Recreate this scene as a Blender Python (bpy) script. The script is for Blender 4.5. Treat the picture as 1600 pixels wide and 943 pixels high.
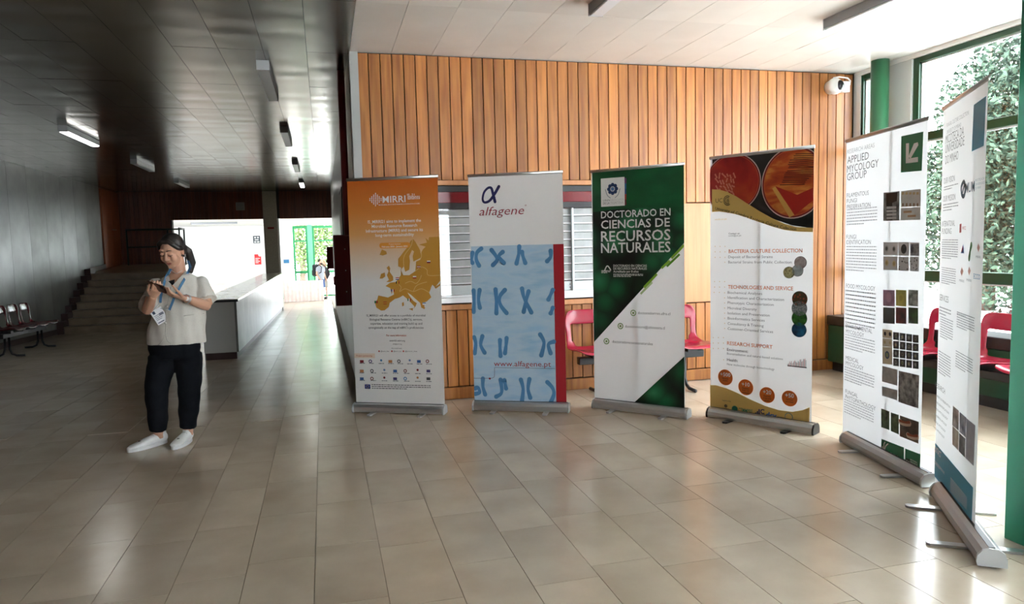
import bpy, bmesh, math, random
import numpy as np
from mathutils import Vector, Matrix, Euler
from mathutils.geometry import tessellate_polygon
random.seed(7)
for o in list(bpy.data.objects): bpy.data.objects.remove(o)
SC = bpy.context.scene
COL = SC.collection

# ------------------------------------------------------------------ camera
H = 1.45                      # eye height
F = 1110.0                    # focal length in pixels of the 1600 px wide frame
YAW, PITCH, ROLL = 0.25714805, 0.08113888, 0.02434874
def cam_axes(y, p, r):
    f = np.array([math.sin(y)*math.cos(p), math.cos(y)*math.cos(p), -math.sin(p)])
    rt = np.array([math.cos(y), -math.sin(y), 0.0])
    dn = np.cross(f, rt)
    c, s = math.cos(r), math.sin(r)
    return np.array([c*rt+s*dn, -s*rt+c*dn, f])
CM = cam_axes(YAW, PITCH, ROLL)
cd = bpy.data.cameras.new('camera'); cam = bpy.data.objects.new('camera', cd); COL.objects.link(cam)
cd.sensor_width = 36; cd.lens = 36*F/1600; cd.clip_end = 500; cd.clip_start = 0.05
mw = Matrix.Identity(4)
for i in range(3):
    mw[i][0] = CM[0][i]; mw[i][1] = -CM[1][i]; mw[i][2] = -CM[2][i]
mw[2][3] = H
cam.matrix_world = mw
SC.camera = cam
def ray(x, y): return CM.T @ np.array([(x-800)/F, (y-471.5)/F, 1.0])
def onF(x, y, z=0.0):
    d = ray(x, y); t = (z-H)/d[2]; return Vector((d[0]*t, d[1]*t, z))
def onY(x, y, Y):
    d = ray(x, y); t = Y/d[1]; return Vector((d[0]*t, Y, H+d[2]*t))
def onX(x, y, X):
    d = ray(x, y); t = X/d[0]; return Vector((X, d[1]*t, H+d[2]*t))
SL, SY = 0.022, 6.6           # the hall floor falls gently away beyond the ticket wall
def zf(Y): return 0.0 if Y < SY else -SL*(Y-SY)
def onS(x, y, dz=0.0):
    d = ray(x, y); t = (dz-H)/d[2]
    if d[1]*t > SY: t = (dz+SL*SY-H)/(d[2]+SL*d[1])
    return Vector((d[0]*t, d[1]*t, H+d[2]*t))

# ------------------------------------------------------------------ sky, sun, exposure
SC.view_settings.view_transform = 'Standard'; SC.view_settings.look = 'None'
SC.view_settings.exposure = 1.36; SC.view_settings.gamma = 1.0
SC.view_settings.use_curve_mapping = False
wd = bpy.data.worlds.new('sky'); SC.world = wd; wd.use_nodes = True
bg = wd.node_tree.nodes['Background']
bg.inputs[0].default_value = (0.86, 0.94, 1.0, 1); bg.inputs[1].default_value = 8.0
sd = bpy.data.lights.new('sun', 'SUN'); sun = bpy.data.objects.new('sun', sd); COL.objects.link(sun)
sd.energy = 20.0; sd.angle = 0.01; sd.color = (1, .97, .92)
sun.rotation_euler = Vector((-0.5, -0.1, 1.0)).to_track_quat('Z', 'Y').to_euler()

# ------------------------------------------------------------------ materials
MATS = {}
def mat(name, col, rough=0.5, metal=0.0, spec=0.5, emit=None, coat=0.0):
    if name in MATS: return MATS[name]
    m = bpy.data.materials.new(name); m.use_nodes = True
    b = m.node_tree.nodes['Principled BSDF']
    b.inputs['Base Color'].default_value = (*col, 1); b.inputs['Roughness'].default_value = rough
    b.inputs['Metallic'].default_value = metal; b.inputs['Specular IOR Level'].default_value = spec
    b.inputs['Coat Weight'].default_value = coat
    if emit:
        b.inputs['Emission Color'].default_value = (*emit[:3], 1); b.inputs['Emission Strength'].default_value = emit[3]
    MATS[name] = m
    return m
def srgb(r, g, b):
    f = lambda c: (c/255/12.92 if c/255 <= .04045 else ((c/255+.055)/1.055)**2.4)
    return (f(r), f(g), f(b))
def nd(m, t, **kw):
    n = m.node_tree.nodes.new(t)
    for k, v in kw.items(): setattr(n, k, v)
    return n
def lk(m, a, b): m.node_tree.links.new(a, b)
def varied(name, c1, c2, rough, scale=(1, 1, 1), noise=4.0, detail=6, bump=0.0, island=0.5, metal=0.0, spec=.5, bscale=None, rvar=0.0, rnd='island', coat=0.0):
    """two-tone procedural surface: stretched noise plus a tone of its own for each piece"""
    m = mat(name, c1, rough, metal, spec, coat=coat); b = m.node_tree.nodes['Principled BSDF']
    tc = nd(m, 'ShaderNodeTexCoord'); mp = nd(m, 'ShaderNodeMapping'); mp.inputs['Scale'].default_value = scale
    geo = nd(m, 'ShaderNodeNewGeometry'); oi = nd(m, 'ShaderNodeObjectInfo')
    add = nd(m, 'ShaderNodeVectorMath', operation='ADD'); mul = nd(m, 'ShaderNodeVectorMath', operation='SCALE')
    rs = geo.outputs['Random Per Island'] if rnd == 'island' else oi.outputs['Random']
    if rnd == 'both':
        ad = nd(m, 'ShaderNodeMath', operation='ADD'); lk(m, geo.outputs['Random Per Island'], ad.inputs[0]); lk(m, oi.outputs['Random'], ad.inputs[1])
        fr = nd(m, 'ShaderNodeMath', operation='FRACT'); lk(m, ad.outputs[0], fr.inputs[0]); rs = fr.outputs[0]
    cmb = nd(m, 'ShaderNodeCombineXYZ')
    for k in range(3): lk(m, rs, cmb.inputs[k])
    mul.inputs['Scale'].default_value = 37.0
    lk(m, cmb.outputs[0], mul.inputs[0]); lk(m, geo.outputs['Position'], mp.inputs[0])
    lk(m, mp.outputs[0], add.inputs[0]); lk(m, mul.outputs[0], add.inputs[1])
    nz = nd(m, 'ShaderNodeTexNoise'); nz.inputs['Scale'].default_value = noise; nz.inputs['Detail'].default_value = detail
    lk(m, add.outputs[0], nz.inputs['Vector'])
    rp = nd(m, 'ShaderNodeValToRGB'); rp.color_ramp.elements[0].position = .3; rp.color_ramp.elements[1].position = .7
    rp.color_ramp.elements[0].color = (*c1, 1); rp.color_ramp.elements[1].color = (*c2, 1)
    lk(m, nz.outputs['Fac'], rp.inputs[0])
    hs = nd(m, 'ShaderNodeHueSaturation'); mr = nd(m, 'ShaderNodeMapRange')
    mr.inputs[3].default_value = 1-island*.5; mr.inputs[4].default_value = 1+island*.5
    lk(m, rs, mr.inputs[0]); lk(m, mr.outputs[0], hs.inputs['Value']); lk(m, rp.outputs[0], hs.inputs['Color'])
    lk(m, hs.outputs[0], b.inputs['Base Color'])
    if bump:
        n2 = nz
        if bscale:
            n2 = nd(m, 'ShaderNodeTexNoise'); n2.inputs['Scale'].default_value = bscale; n2.inputs['Detail'].default_value = 2
            lk(m, add.outputs[0], n2.inputs['Vector'])
        bp = nd(m, 'ShaderNodeBump'); bp.inputs['Strength'].default_value = bump; bp.inputs['Distance'].default_value = .02
        lk(m, n2.outputs['Fac'], bp.inputs['Height']); lk(m, bp.outputs[0], b.inputs['Normal'])
    if rvar:
        r2 = nd(m, 'ShaderNodeMapRange'); r2.inputs[3].default_value = rough-rvar; r2.inputs[4].default_value = rough+rvar
        lk(m, nz.outputs['Fac'], r2.inputs[0]); lk(m, r2.outputs[0], b.inputs['Roughness'])
    return m
def glass(name='window glass', tint=(1, 1, 1)):
    if name in MATS: return MATS[name]
    m = bpy.data.materials.new(name); m.use_nodes = True; nt = m.node_tree; nt.nodes.clear()
    out = nd(m, 'ShaderNodeOutputMaterial'); mx = nd(m, 'ShaderNodeMixShader'); tr = nd(m, 'ShaderNodeBsdfTransparent'); gl = nd(m, 'ShaderNodeBsdfGlossy')
    tr.inputs[0].default_value = (*tint, 1); gl.inputs['Roughness'].default_value = .02
    lw = nd(m, 'ShaderNodeLayerWeight'); lw.inputs[0].default_value = .5
    pw_ = nd(m, 'ShaderNodeMath', operation='POWER'); pw_.inputs[1].default_value = 5; ma = nd(m, 'ShaderNodeMath', operation='MULTIPLY_ADD'); ma.inputs[1].default_value = .9; ma.inputs[2].default_value = .035
    lk(m, lw.outputs['Facing'], pw_.inputs[0]); lk(m, pw_.outputs[0], ma.inputs[0]); lk(m, ma.outputs[0], mx.inputs[0]); lk(m, tr.outputs[0], mx.inputs[1]); lk(m, gl.outputs[0], mx.inputs[2]); lk(m, mx.outputs[0], out.inputs[0])
    MATS[name] = m
    return m

# ------------------------------------------------------------------ mesh helpers
class MB:
    def __init__(s): s.v = []; s.f = []; s.sm = []
    def add(s, v, f, smooth=False):
        n = len(s.v); s.v += [tuple(p) for p in v]; s.f += [tuple(i+n for i in q) for q in f]; s.sm += [smooth]*len(f); return s
    def box(s, a, b, M=None):
        x0, y0, z0 = a; x1, y1, z1 = b
        v = [(x0,y0,z0),(x1,y0,z0),(x1,y1,z0),(x0,y1,z0),(x0,y0,z1),(x1,y0,z1),(x1,y1,z1),(x0,y1,z1)]
        if M: v = [M @ Vector(p) for p in v]
        return s.add(v, [(0,3,2,1),(4,5,6,7),(0,1,5,4),(1,2,6,5),(2,3,7,6),(3,0,4,7)])
    def cham(s, a, b, c=.004):
        """box with chamfered edges"""
        bm = bmesh.new(); bmesh.ops.create_cube(bm, size=1)
        for w in bm.verts: w.co = Vector([(a[i]+b[i])/2 + w.co[i]*(b[i]-a[i]) for i in range(3)])
        bmesh.ops.bevel(bm, geom=bm.edges[:], offset=c, segments=1, affect='EDGES')
        bm.verts.index_update()
        s.add([w.co[:] for w in bm.verts], [[w.index for w in f.verts] for f in bm.faces]); bm.free(); return s
    def tube(s, pts, rad, n=10, ref=None, caps=True, smooth=True):
        pts = [Vector(p) for p in pts]; k = len(pts)
        if not isinstance(rad, (list, tuple)) : rad = [rad]*k
        v = []; f = []; side = None
        for i, p in enumerate(pts):
            t = (pts[min(i+1, k-1)]-pts[max(i-1, 0)]).normalized()
            r0 = Vector(ref) if ref is not None else side
            if r0 is None: r0 = Vector((0, 0, 1)) if abs(t.z) < .9 else Vector((1, 0, 0))
            sd_ = r0-t*r0.dot(t)
            if sd_.length < 1e-5: sd_ = Vector((0, 1, 0))-t*t.y
            sd_.normalize(); side = sd_; ot = t.cross(sd_)
            ra, rb = rad[i] if isinstance(rad[i], (list, tuple)) else (rad[i], rad[i])
            for j in range(n):
                a = 2*math.pi*j/n; v.append(p+sd_*ra*math.cos(a)+ot*rb*math.sin(a))
        for i in range(k-1):
            for j in range(n):
                f.append((i*n+j, i*n+(j+1) % n, (i+1)*n+(j+1) % n, (i+1)*n+j))
        if caps:
            f.append(tuple(range(n-1, -1, -1))); f.append(tuple(range((k-1)*n, k*n)))
        return s.add(v, f, smooth)
    def ball(s, c, r, nu=16, nv=10, R=None):
        if not isinstance(r, (list, tuple)): r = (r, r, r)
        v = [(0, 0, r[2])]; f = []
        for i in range(1, nv):
            th = math.pi*i/nv
            for j in range(nu):
                ph = 2*math.pi*j/nu; v.append((r[0]*math.sin(th)*math.cos(ph), r[1]*math.sin(th)*math.sin(ph), r[2]*math.cos(th)))
        v.append((0, 0, -r[2])); L = len(v)-1
        for j in range(nu):
            f.append((0, 1+j, 1+(j+1) % nu)); f.append((L, 1+(nv-2)*nu+(j+1) % nu, 1+(nv-2)*nu+j))
            for i in range(nv-2):
                a = 1+i*nu; f.append((a+j, a+nu+j, a+nu+(j+1) % nu, a+(j+1) % nu))
        if R is not None: v = [R @ Vector(p) for p in v]
        return s.add([Vector(p)+Vector(c) for p in v], f, True)
    def prism(s, poly, axis, a, b):
        """polygon (2-tuples) extruded along an axis between a and b"""
        def P(q, w): return {'x': (w, q[0], q[1]), 'y': (q[0], w, q[1]), 'z': (q[0], q[1], w)}[axis]
        n = len(poly); v = [P(q, a) for q in poly]+[P(q, b) for q in poly]
        f = [(i, (i+1) % n, n+(i+1) % n, n+i) for i in range(n)]+[tuple(range(n-1, -1, -1)), tuple(range(n, 2*n))]
        return s.add(v, f)
    def mesh(s, name, m):
        me = bpy.data.meshes.new(name); me.from_pydata(s.v, [], s.f); me.update()
        if m: me.materials.append(m)
        me.polygons.foreach_set('use_smooth', s.sm)
        bm = bmesh.new(); bm.from_mesh(me); bmesh.ops.recalc_face_normals(bm, faces=bm.faces); bm.to_mesh(me); bm.free()
        return me
    def build(s, name, m, parent=None, loc=(0, 0, 0)):
        return link(name, s.mesh(name, m), parent, loc)
def link(name, me, parent=None, loc=(0, 0, 0)):
    o = bpy.data.objects.new(name, me); COL.objects.link(o); o.location = loc
    if parent: o.parent = parent
    return o
def tag(o, label, cat, group=None):
    o['label'] = label; o['category'] = cat
    if group: o['group'] = group
    return o
def struct(o): o['kind'] = 'structure'; return o
def stuff(o): o['kind'] = 'stuff'; return o
def empty(name, loc=(0, 0, 0), rz=0):
    o = bpy.data.objects.new(name, None); COL.objects.link(o); o.location = loc; o.rotation_euler = (0, 0, rz); o.empty_display_size = .1; return o
def bake(o):
    dg = bpy.context.evaluated_depsgraph_get(); dg.update()
    me = bpy.data.meshes.new_from_object(o.evaluated_get(dg)); old = o.data; o.modifiers.clear(); o.data = me; bpy.data.meshes.remove(old); return o
def voxel(o, size, smooth=4, fac=.5):
    r = o.modifiers.new('r', 'REMESH'); r.mode = 'VOXEL'; r.voxel_size = size; r.use_smooth_shade = True
    if smooth:
        q = o.modifiers.new('s', 'SMOOTH'); q.iterations = smooth; q.factor = fac
    bake(o)
    for p in o.data.polygons: p.use_smooth = True
    return o

CZ = 3.18                                    # ceiling
YW = 6.57                                    # front of the timber wall
XL, XH, XR, YF = -5.55, .30, 5.60, 22.27     # left wall, hall wall, window wall, far wall
GREEN = mat('green paint', srgb(40, 138, 104), .32)
GREEN2 = mat('green frame paint', srgb(18, 66, 42), .35)
WHITE = mat('white paint', (.8, .8, .78), .5)
BLACK = mat('black metal', (.012, .013, .015), .4)
STEEL = mat('brushed aluminium', (.62, .63, .64), .32, .9)
GREYP = mat('grey plastic', (.45, .47, .48), .4)
GLASS = glass()
# ------------------------------------------------------------------ floor
TILE = varied('limestone tile', srgb(200, 186, 166), srgb(178, 163, 143), .2, (1, 1, 1), 2.2, 9, .015, .12, bscale=1.3, rvar=.05, rnd='both', spec=.55)
GROUT = mat('grout', srgb(136, 121, 103), .7)
fb = MB()
fb.box((-5.7, -4.1, -.08), (5.7, SY, -.004))
fb.add([(-5.7,SY,-.004),(.42,SY,-.004),(.42,31.2,zf(31.2)-.004),(-5.7,31.2,zf(31.2)-.004)], [(0,1,2,3)])
fb.add([(-8.2,22.4,zf(22.4)-.005),(5.2,22.4,zf(22.4)-.005),(5.2,31.2,zf(31.2)-.005),(-8.2,31.2,zf(31.2)-.005)], [(0,1,2,3)])
floor = struct(fb.build('floor', GROUT))
TW, TL = .30, .60
tm = MB(); c = .0016
tm.add([(-TW/2+.0012,-TL/2+.0012,-.006),(TW/2-.0012,-TL/2+.0012,-.006),(TW/2-.0012,TL/2-.0012,-.006),(-TW/2+.0012,TL/2-.0012,-.006),
        (-TW/2+c,-TL/2+c,0),(TW/2-c,-TL/2+c,0),(TW/2-c,TL/2-c,0),(-TW/2+c,TL/2-c,0)],
       [(4,5,6,7),(0,1,5,4),(1,2,6,5),(2,3,7,6),(3,0,4,7)])
tile_me = tm.mesh('tile', TILE)
rest = MB(); cand = []
def inview(p, mg=60):
    c = CM @ (np.array(p)-[0, 0, H])
    if c[2] < .2: return False
    x = 800+F*c[0]/c[2]; y = 471.5+F*c[1]/c[2]
    return -mg < x < 1600+mg and -mg < y < 943+mg
for i in range(-19, 20):
    off = random.choice((0, .2, .3, .4)) + .1*(i % 2)
    for j in range(-7, 53):
        x = i*TW+.05; y = j*TL+off
        if y+TL/2 > 31.1: continue
        if y > SY-.1 and x > XH-.05: continue
        if abs(x) > 5.5: continue
        if y-TL/2 < SY < y+TL/2 : pass
        cand.append((x, y))
vis = sorted([q for q in cand if inview((q[0], q[1], zf(q[1])))], key=lambda q: q[0]**2+q[1]**2)[:298]
vs = set(vis)
for (x, y) in cand:
    a = 0 if y < SY else -math.atan(SL)
    M = Matrix.Translation((x, y, zf(y))) @ Matrix.Rotation(a, 4, 'X')
    if (x, y) in vs:
        o = link('tile', tile_me, floor); o.location = (x, y, zf(y)); o.rotation_euler = (a, 0, 0)
    else: rest.add([M @ Vector(v) for v in tm.v], tm.f)
stuff(rest.build('tile_field', TILE, floor))

# ------------------------------------------------------------------ ceiling
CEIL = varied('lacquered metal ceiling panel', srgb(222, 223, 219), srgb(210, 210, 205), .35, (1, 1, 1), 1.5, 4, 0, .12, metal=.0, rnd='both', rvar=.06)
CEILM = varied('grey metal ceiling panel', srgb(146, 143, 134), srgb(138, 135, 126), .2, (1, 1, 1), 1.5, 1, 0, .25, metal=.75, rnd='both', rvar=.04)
cb = MB().box((-5.75, -4.1, CZ+.05), (5.85, 22.5, CZ+.3))
ceiling = struct(cb.build('ceiling', mat('ceiling void', (.03, .03, .03), .9)))
PW, PL = .365, 1.40
variants = []
for k in range(8):
    rr = random.Random(k+3); g = MB(); nx, ny = 4, 20; v = []
    a1, a2, p1, p2, fq = rr.uniform(.0010, .0030), rr.uniform(.0003, .0010), rr.uniform(0, 6), rr.uniform(0, 6), rr.uniform(2.2, 3.4)
    for j in range(ny+1):
        for i in range(nx+1):
            u, w = i/nx, j/ny
            e = (.55+.45*math.sin(math.pi*u))*math.sin(math.pi*w)**2
            z = e*(a1*math.sin(2*math.pi*w*fq+p1)+a2*math.sin(2*math.pi*w*5+p2+u*2))
            v.append(((u-.5)*(PW-.003), (w-.5)*(PL-.003), z))
    n = nx+1
    g.add(v, [(j*n+i, j*n+i+1, (j+1)*n+i+1, (j+1)*n+i) for j in range(ny) for i in range(nx)], True)
    ring = [i for i in range(n)]+[j*n+nx for j in range(1, ny+1)]+[ny*n+i for i in range(nx-1, -1, -1)]+[j*n for j in range(ny-1, 0, -1)]
    m_ = len(ring)
    g.add([v[q] for q in ring]+[(v[q][0], v[q][1], .03) for q in ring], [(q, (q+1) % m_, m_+(q+1) % m_, m_+q) for q in range(m_)])
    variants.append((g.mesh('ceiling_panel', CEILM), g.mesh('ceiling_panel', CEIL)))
crest = []
for i in range(-16, 15):
    x = XH+(i+.5)*PW
    if x < XL or x > XR+.1: continue
    for j in range(-8, 12):
        y = 6.66+(j+.5)*PL
        if y > YF or (y > 6.6 and x > XH): continue
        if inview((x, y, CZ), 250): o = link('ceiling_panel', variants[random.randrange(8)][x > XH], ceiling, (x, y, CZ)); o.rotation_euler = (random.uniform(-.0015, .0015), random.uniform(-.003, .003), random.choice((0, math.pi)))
        else: crest.append((x, y))
g = MB()
for x, y in crest: g.box((x-PW/2+.002, y-PL/2+.002, CZ), (x+PW/2-.002, y+PL/2-.002, CZ+.03))
stuff(g.build('ceiling_panel_field', CEILM, ceiling))

# ------------------------------------------------------------------ timber wall with shuttered counter window
WOOD = varied('varnished timber plank', srgb(182, 120, 58), srgb(136, 78, 32), .42, (9, 9, .55), 3.2, 6, .05, .5, rnd='both')
WOODL = varied('pale plywood', srgb(190, 134, 88), srgb(172, 116, 72), .45, (10, 10, .6), 2.4, 5, .02, .1)
wallb = struct(MB().box((XH, 6.72, 0), (XR+.15, 6.86, CZ+.05)).build('wall_back', mat('dark wall core', (.04, .03, .025), .8)))
PKW = .1042
WX0, WX1, WZ0, WZ1 = .86, 3.32, .92, 2.0     # counter window
def plank(x, z0, z1):
    g = MB().cham((-PKW/2+.0035, -.012, 0), (PKW/2-.0035, .012, z1-z0), .003)
    key = round(z1-z0, 3)
    if key not in plank.cache: plank.cache[key] = g.mesh('plank', WOOD)
    return link('plank', plank.cache[key], wallb, (x, YW+.012, z0))
plank.cache = {}
k = 0
while True:
    x = .405+k*PKW; k += 1
    if x > XR-.03: break
    if WX0-.02 < x < WX1+.02:
        plank(x, 2.055, CZ-.01); plank(x, .12, .845)
    elif 3.55 < x < 4.25:
        plank(x, 1.83, CZ-.01); plank(x, .12, .80)
    else: plank(x, .12, CZ-.01)
MB().box((XH+.03, YW+.03, 2.0), (XR, YW+.06, CZ)).box((XH+.03, YW+.03, .1), (XR, YW+.06, .9)).box((XH+.03, YW+.03, .9), (WX0, YW+.06, 2.0)).box((WX1, YW+.03, .9), (XR, YW+.06, 2.0)).build('batten_board', mat('dark gap', (.03, .018, .01), .8), wallb)
MB().cham((XH+.04, YW-.012, 0), (XR-.02, YW+.03, .11), .004).build('skirting_board', WOOD, wallb)
MB().cham((WX0-.05, YW-.03, 2.005), (WX1+.05, YW+.03, 2.05), .004).build('head_trim', WOODL, wallb)
MB().cham((WX0-.05, YW-.03, .85), (WX1+.05, YW+.03, .90), .004).build('sill_trim', WOODL, wallb)
MB().cham((3.55, YW-.008, .81), (4.27, YW+.02, 1.82), .004).build('hatch_panel', WOODL, wallb)
win = struct(empty('window_1', ((WX0+WX1)/2, YW, WZ0)))
def W1(x, y, z): return (x-(WX0+WX1)/2, y-YW, z-WZ0)
def wbox(name, a, b, m, ch=.003): return MB().cham(W1(*a), W1(*b), ch).build(name, m, win)
SHUT = varied('pale grey shutter slat', (.44, .46, .46), (.30, .32, .32), .4, (1, 1, 1), 7, 4, 0, .1)
SHUTE = mat('slat edge', (.85, .87, .88), .35)
wbox('frame_head', (WX0, YW-.01, 1.79), (WX1, YW+.05, 2.0), BLACK)
wbox('display_band', (WX0+.02, YW-.014, 1.845), (WX1-.02, YW-.008, 1.945), varied('dark red display', srgb(120, 10, 22), srgb(95, 6, 16), .25, (200, 1, 200), 1.0, 0, 0, 0))
wbox('bottom_rail', (WX0+.02, YW+.03, .985), (WX1-.02, YW+.06, 1.075), mat('pale aluminium', (.62, .68, .68), .35, .3))
wbox('window_sill', (WX0-.02, YW-.05, .915), (WX1+.02, YW+.06, .965), mat('white metal sill', (.82, .83, .84), .3))
wbox('sill_step', (WX0-.01, YW-.02, .966), (WX1+.01, YW+.06, .985), mat('white metal sill', (.82, .83, .84), .3))
for k in range(9):
    z = 1.09+k*.0785
    s_ = MB().prism([(YW+.035-YW, z-WZ0), (YW+.062-YW, z+.03-WZ0), (YW+.062-YW, z+.078-WZ0), (YW+.04-YW, z+.066-WZ0)], 'x', WX0+.02-(WX0+WX1)/2, WX1-.02-(WX0+WX1)/2).build('shutter_slat', SHUT, win)
    MB().cham(W1(WX0+.02, YW+.026, z-.004), W1(WX1-.02, YW+.042, z+.008), .002).build('slat_lip', SHUTE, s_)
for x in (WX0+.01, 1.62, 2.36, WX1-.01): wbox('mullion', (x-.012, YW+.004, .98), (x+.012, YW+.03, 1.80), mat('pale aluminium', (.62, .68, .68), .35, .3))
for x in (1.045, 2.33):
    for z in (1.015, 1.045): wbox('screw', (x-.005, YW+.024, z-.005), (x+.005, YW+.031, z+.005), BLACK, .001)
MB().box(W1(WX0+.01, YW+.000, .985), W1(WX1-.01, YW+.004, 1.80)).build('pane', GLASS, win)

# ------------------------------------------------------------------ left wall of stone panels, hall wall, back wall
STONE = varied('polished grey stone', srgb(150, 152, 149), srgb(124, 126, 122), .4, (1, 1, 1), 1.6, 8, .03, .06, rnd='both', rvar=.1)
walll = struct(MB().box((XL-.15, -4.1, -.6), (XL-.012, YF+.1, CZ+.05)).build('wall_left', mat('wall joint', (.12, .12, .12), .8)))
y = -4.0
pm = MB().cham((-.012, .002, -.5), (0, .906, CZ+.01), .002).mesh('stone_panel', STONE)
DWOOD = varied('dark timber board', srgb(116, 62, 36), srgb(86, 44, 26), .4, (6, 6, .5), 2.5, 5, 0, .4)
pmd = MB().cham((-.012, .002, -.5), (0, .906, CZ+.01), .002).mesh('unseen_dark_panel', DWOOD)  # unseen near stretch of wall, clad dark to dim the left floor
while y < 20.5:
    if y+.908 < 20.66: link('stone_panel' if y > 10.3 else 'unseen_dark_panel', pm if y > 10.3 else pmd, walll, (XL, y, 0))
    y += .908
MB().cham((XL-.012, y-.906 if y > 20.66 else y, -.5), (XL, 20.66, CZ+.01), .002).build('stone_panel', STONE, walll)
DKW = mat('dark red-brown skirting', srgb(62, 38, 34), .4)
bb = MB(); bb.add([(XL-.005,-4,0),(XL+.02,-4,0),(XL+.02,-4,.11),(XL-.005,-4,.11),(XL-.005,6.6,0),(XL+.02,6.6,0),(XL+.02,6.6,.11),(XL-.005,6.6,.11),
    (XL-.005,17.0,zf(17)),(XL+.02,17.0,zf(17)),(XL+.02,17.0,zf(17)+.11),(XL-.005,17,zf(17)+.11)],
    [(0,1,2,3),(1,5,6,2),(2,6,7,3),(5,9,10,6),(6,10,11,7),(8,9,10,11)])
struct(bb.build('baseboard_left', DKW))
WALLP = varied('satin grey-white wall panel', srgb(196, 198, 194), srgb(178, 180, 176), .32, (1, 1, 1), 1.2, 5, .02, .05)
wh = struct(MB().box((XH, YW+.04, -.5), (XH+.12, YF+.1, CZ+.05)).build('wall_hall', WALLP))
y = 6.66
while y < 22:
    MB().cham((XH-.012, y+.002, zf(y+1.1)+.02), (XH, y+1.198, CZ), .002).build('wall_panel', WALLP, wh); y += 1.2
MB().box((XH-.004, YW-.005, 0), (XH+.07, YW+.05, CZ)).build('corner_strip', mat('grey corner strip', (.35, .36, .35), .4), wh)
struct(MB().box((-5.7, -4.25, -.05), (2.45, -4.1, CZ+.05)).build('wall_rear', mat('grey plaster', srgb(120, 118, 112), .7)))
rw = struct(empty('window_10', (2.45, -4.15, 0)))  # unseen glazing behind the camera, added to light the banner fronts
for k in range(3):
    MB().cham((k*1.05, 0, 0), (k*1.05+.08, .09, CZ), .004).build('window_stile', GREEN2, rw)
    for a, b in ((0, .12), (2.2, 2.3), (3.08, CZ)): MB().cham((k*1.05+.08, 0, a), (k*1.05+1.05, .08, b), .004).build('window_rail', GREEN2, rw)
    for a, b in ((.12, 2.2), (2.3, 3.08)): MB().box((k*1.05+.08, .04, a), (k*1.05+1.05, .046, b)).build('pane', GLASS, rw)
# far wall: timber band, stone column between two openings
wf = struct(MB().box((XL, YF+.03, 2.38), (XH+.1, YF+.25, CZ+.05)).box((XL, YF+.03, -.5), (-4.16, YF+.25, 2.38)).build('wall_far', mat('dark wall core', (.04, .03, .025), .8)))
x = XL+.03; k = 0
g1 = MB()
while x < XH:
    z0 = 2.37 if x > -4.2 else 1.0
    if not (-1.72 < x < -1.26): g1.cham((x-.055, YF, z0), (x+.055, YF+.03, CZ), .004)
    x += .115
stuff(g1.build('timber_boarding', DWOOD, wf))
PLAST = varied('plastered column', srgb(172, 166, 150), srgb(158, 152, 137), .7, (1, 1, 1), 30, 2, .05, .0)
struct(MB().cham((-1.67, YF-.06, -.5), (-1.28, YF+.34, CZ), .01).build('wall_column', PLAST))
struct(MB().box((-1.28, YF-.02, -.5), (-1.235, YF+.26, 2.38)).build('trim_1', WHITE))
MB().cham((-.12, -.015, -.115), (.12, 0, .115), .004)
v_ = empty('wall_vent', (-2.29, YF, 2.63)); tag(v_, 'small square grey vent on the dark timber band above the far opening', 'vent')
MB().cham((-.12, -.02, 0), (.12, 0, .23), .004).build('vent_frame', mat('vent grey', srgb(150, 145, 135), .6), v_)
for k in range(6): MB().cham((-.1, -.026, .025+k*.032), (.1, -.018, .043+k*.032), .002).build('slat', mat('vent slat grey', srgb(120, 116, 108), .6), v_)
s_ = tag(MB().cham((-.09, -.012, 0), (.09, 0, .055), .003).build('wall_sign', mat('dark red sign', srgb(120, 22, 24), .5), None, (-1.47, YF-.06, 2.07)), 'small dark red sign on the plastered column above the counter', 'sign')
# ------------------------------------------------------------------ double door on the landing, stairs, rail
dr = struct(empty('door_1', (XL, 21.55, 1.12)))
DOORW = varied('orange-brown door veneer', srgb(150, 78, 30), srgb(120, 58, 20), .35, (6, 6, .5), 2.5, 5, 0, .1)
MB().box((-.1, -.89, -.1), (.01, .80, CZ-1.12)).build('door_frame', DWOOD, dr)
for a, b in ((-.87, -.02), (-.01, .78)):
    l_ = MB().cham((.0, a, -.02), (.04, b, CZ-1.16), .004).build('door_leaf', DOORW, dr)
    yk = b-.06 if b < 0 else a+.06
    MB().tube([(.04, yk, .98), (.09, yk, .98), (.09, yk+(.1 if b > 0 else -.1), .98)], .011, 8).build('handle', STEEL, l_)
MB().box((-.005, .82, -.02), (.03, .87, CZ-1.12)).build('door_trim', GREYP, dr)
STEP = varied('stone step', srgb(150, 134, 112), srgb(124, 108, 88), .35, (1, 1, 1), 4, 6, .02, .12, rnd='both')
stairs = empty('staircase', (XL+.02, 17.0, zf(17))); tag(stairs, 'broad stone staircase rising along the grey wall to the landing with the timber door', 'stairs')
SR = -3.72
NS = 8; RZ = (.99-zf(17))/NS; RUN = .295
for k in range(NS):
    z0 = k*RZ; y0 = k*RUN
    s_ = MB().cham((.12, y0, 0 if k == 0 else z0-.02), (SR-XL-.02, y0+RUN+.04, z0+RZ-.035), .003).build('riser', STEP, stairs)
    MB().cham((.10, y0-.02, z0+RZ-.035), (SR-XL, y0+RUN+.05, z0+RZ), .006).build('tread', STEP, stairs)
yl = NS*RUN
lz = NS*RZ
MB().add([(.0, yl, -.3),(SR-XL, yl, -.3),(SR-XL, yl, lz),(.0, yl, lz),(.0, 5.2, -.3),(SR-XL, 5.2, -.3),(SR-XL, 5.2, lz+.15),(0, 5.2, lz+.15)],
         [(0,1,2,3),(3,2,6,7),(1,5,6,2),(0,4,7,3),(4,5,6,7)]).build('landing', STEP, stairs)
g = MB()
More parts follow.
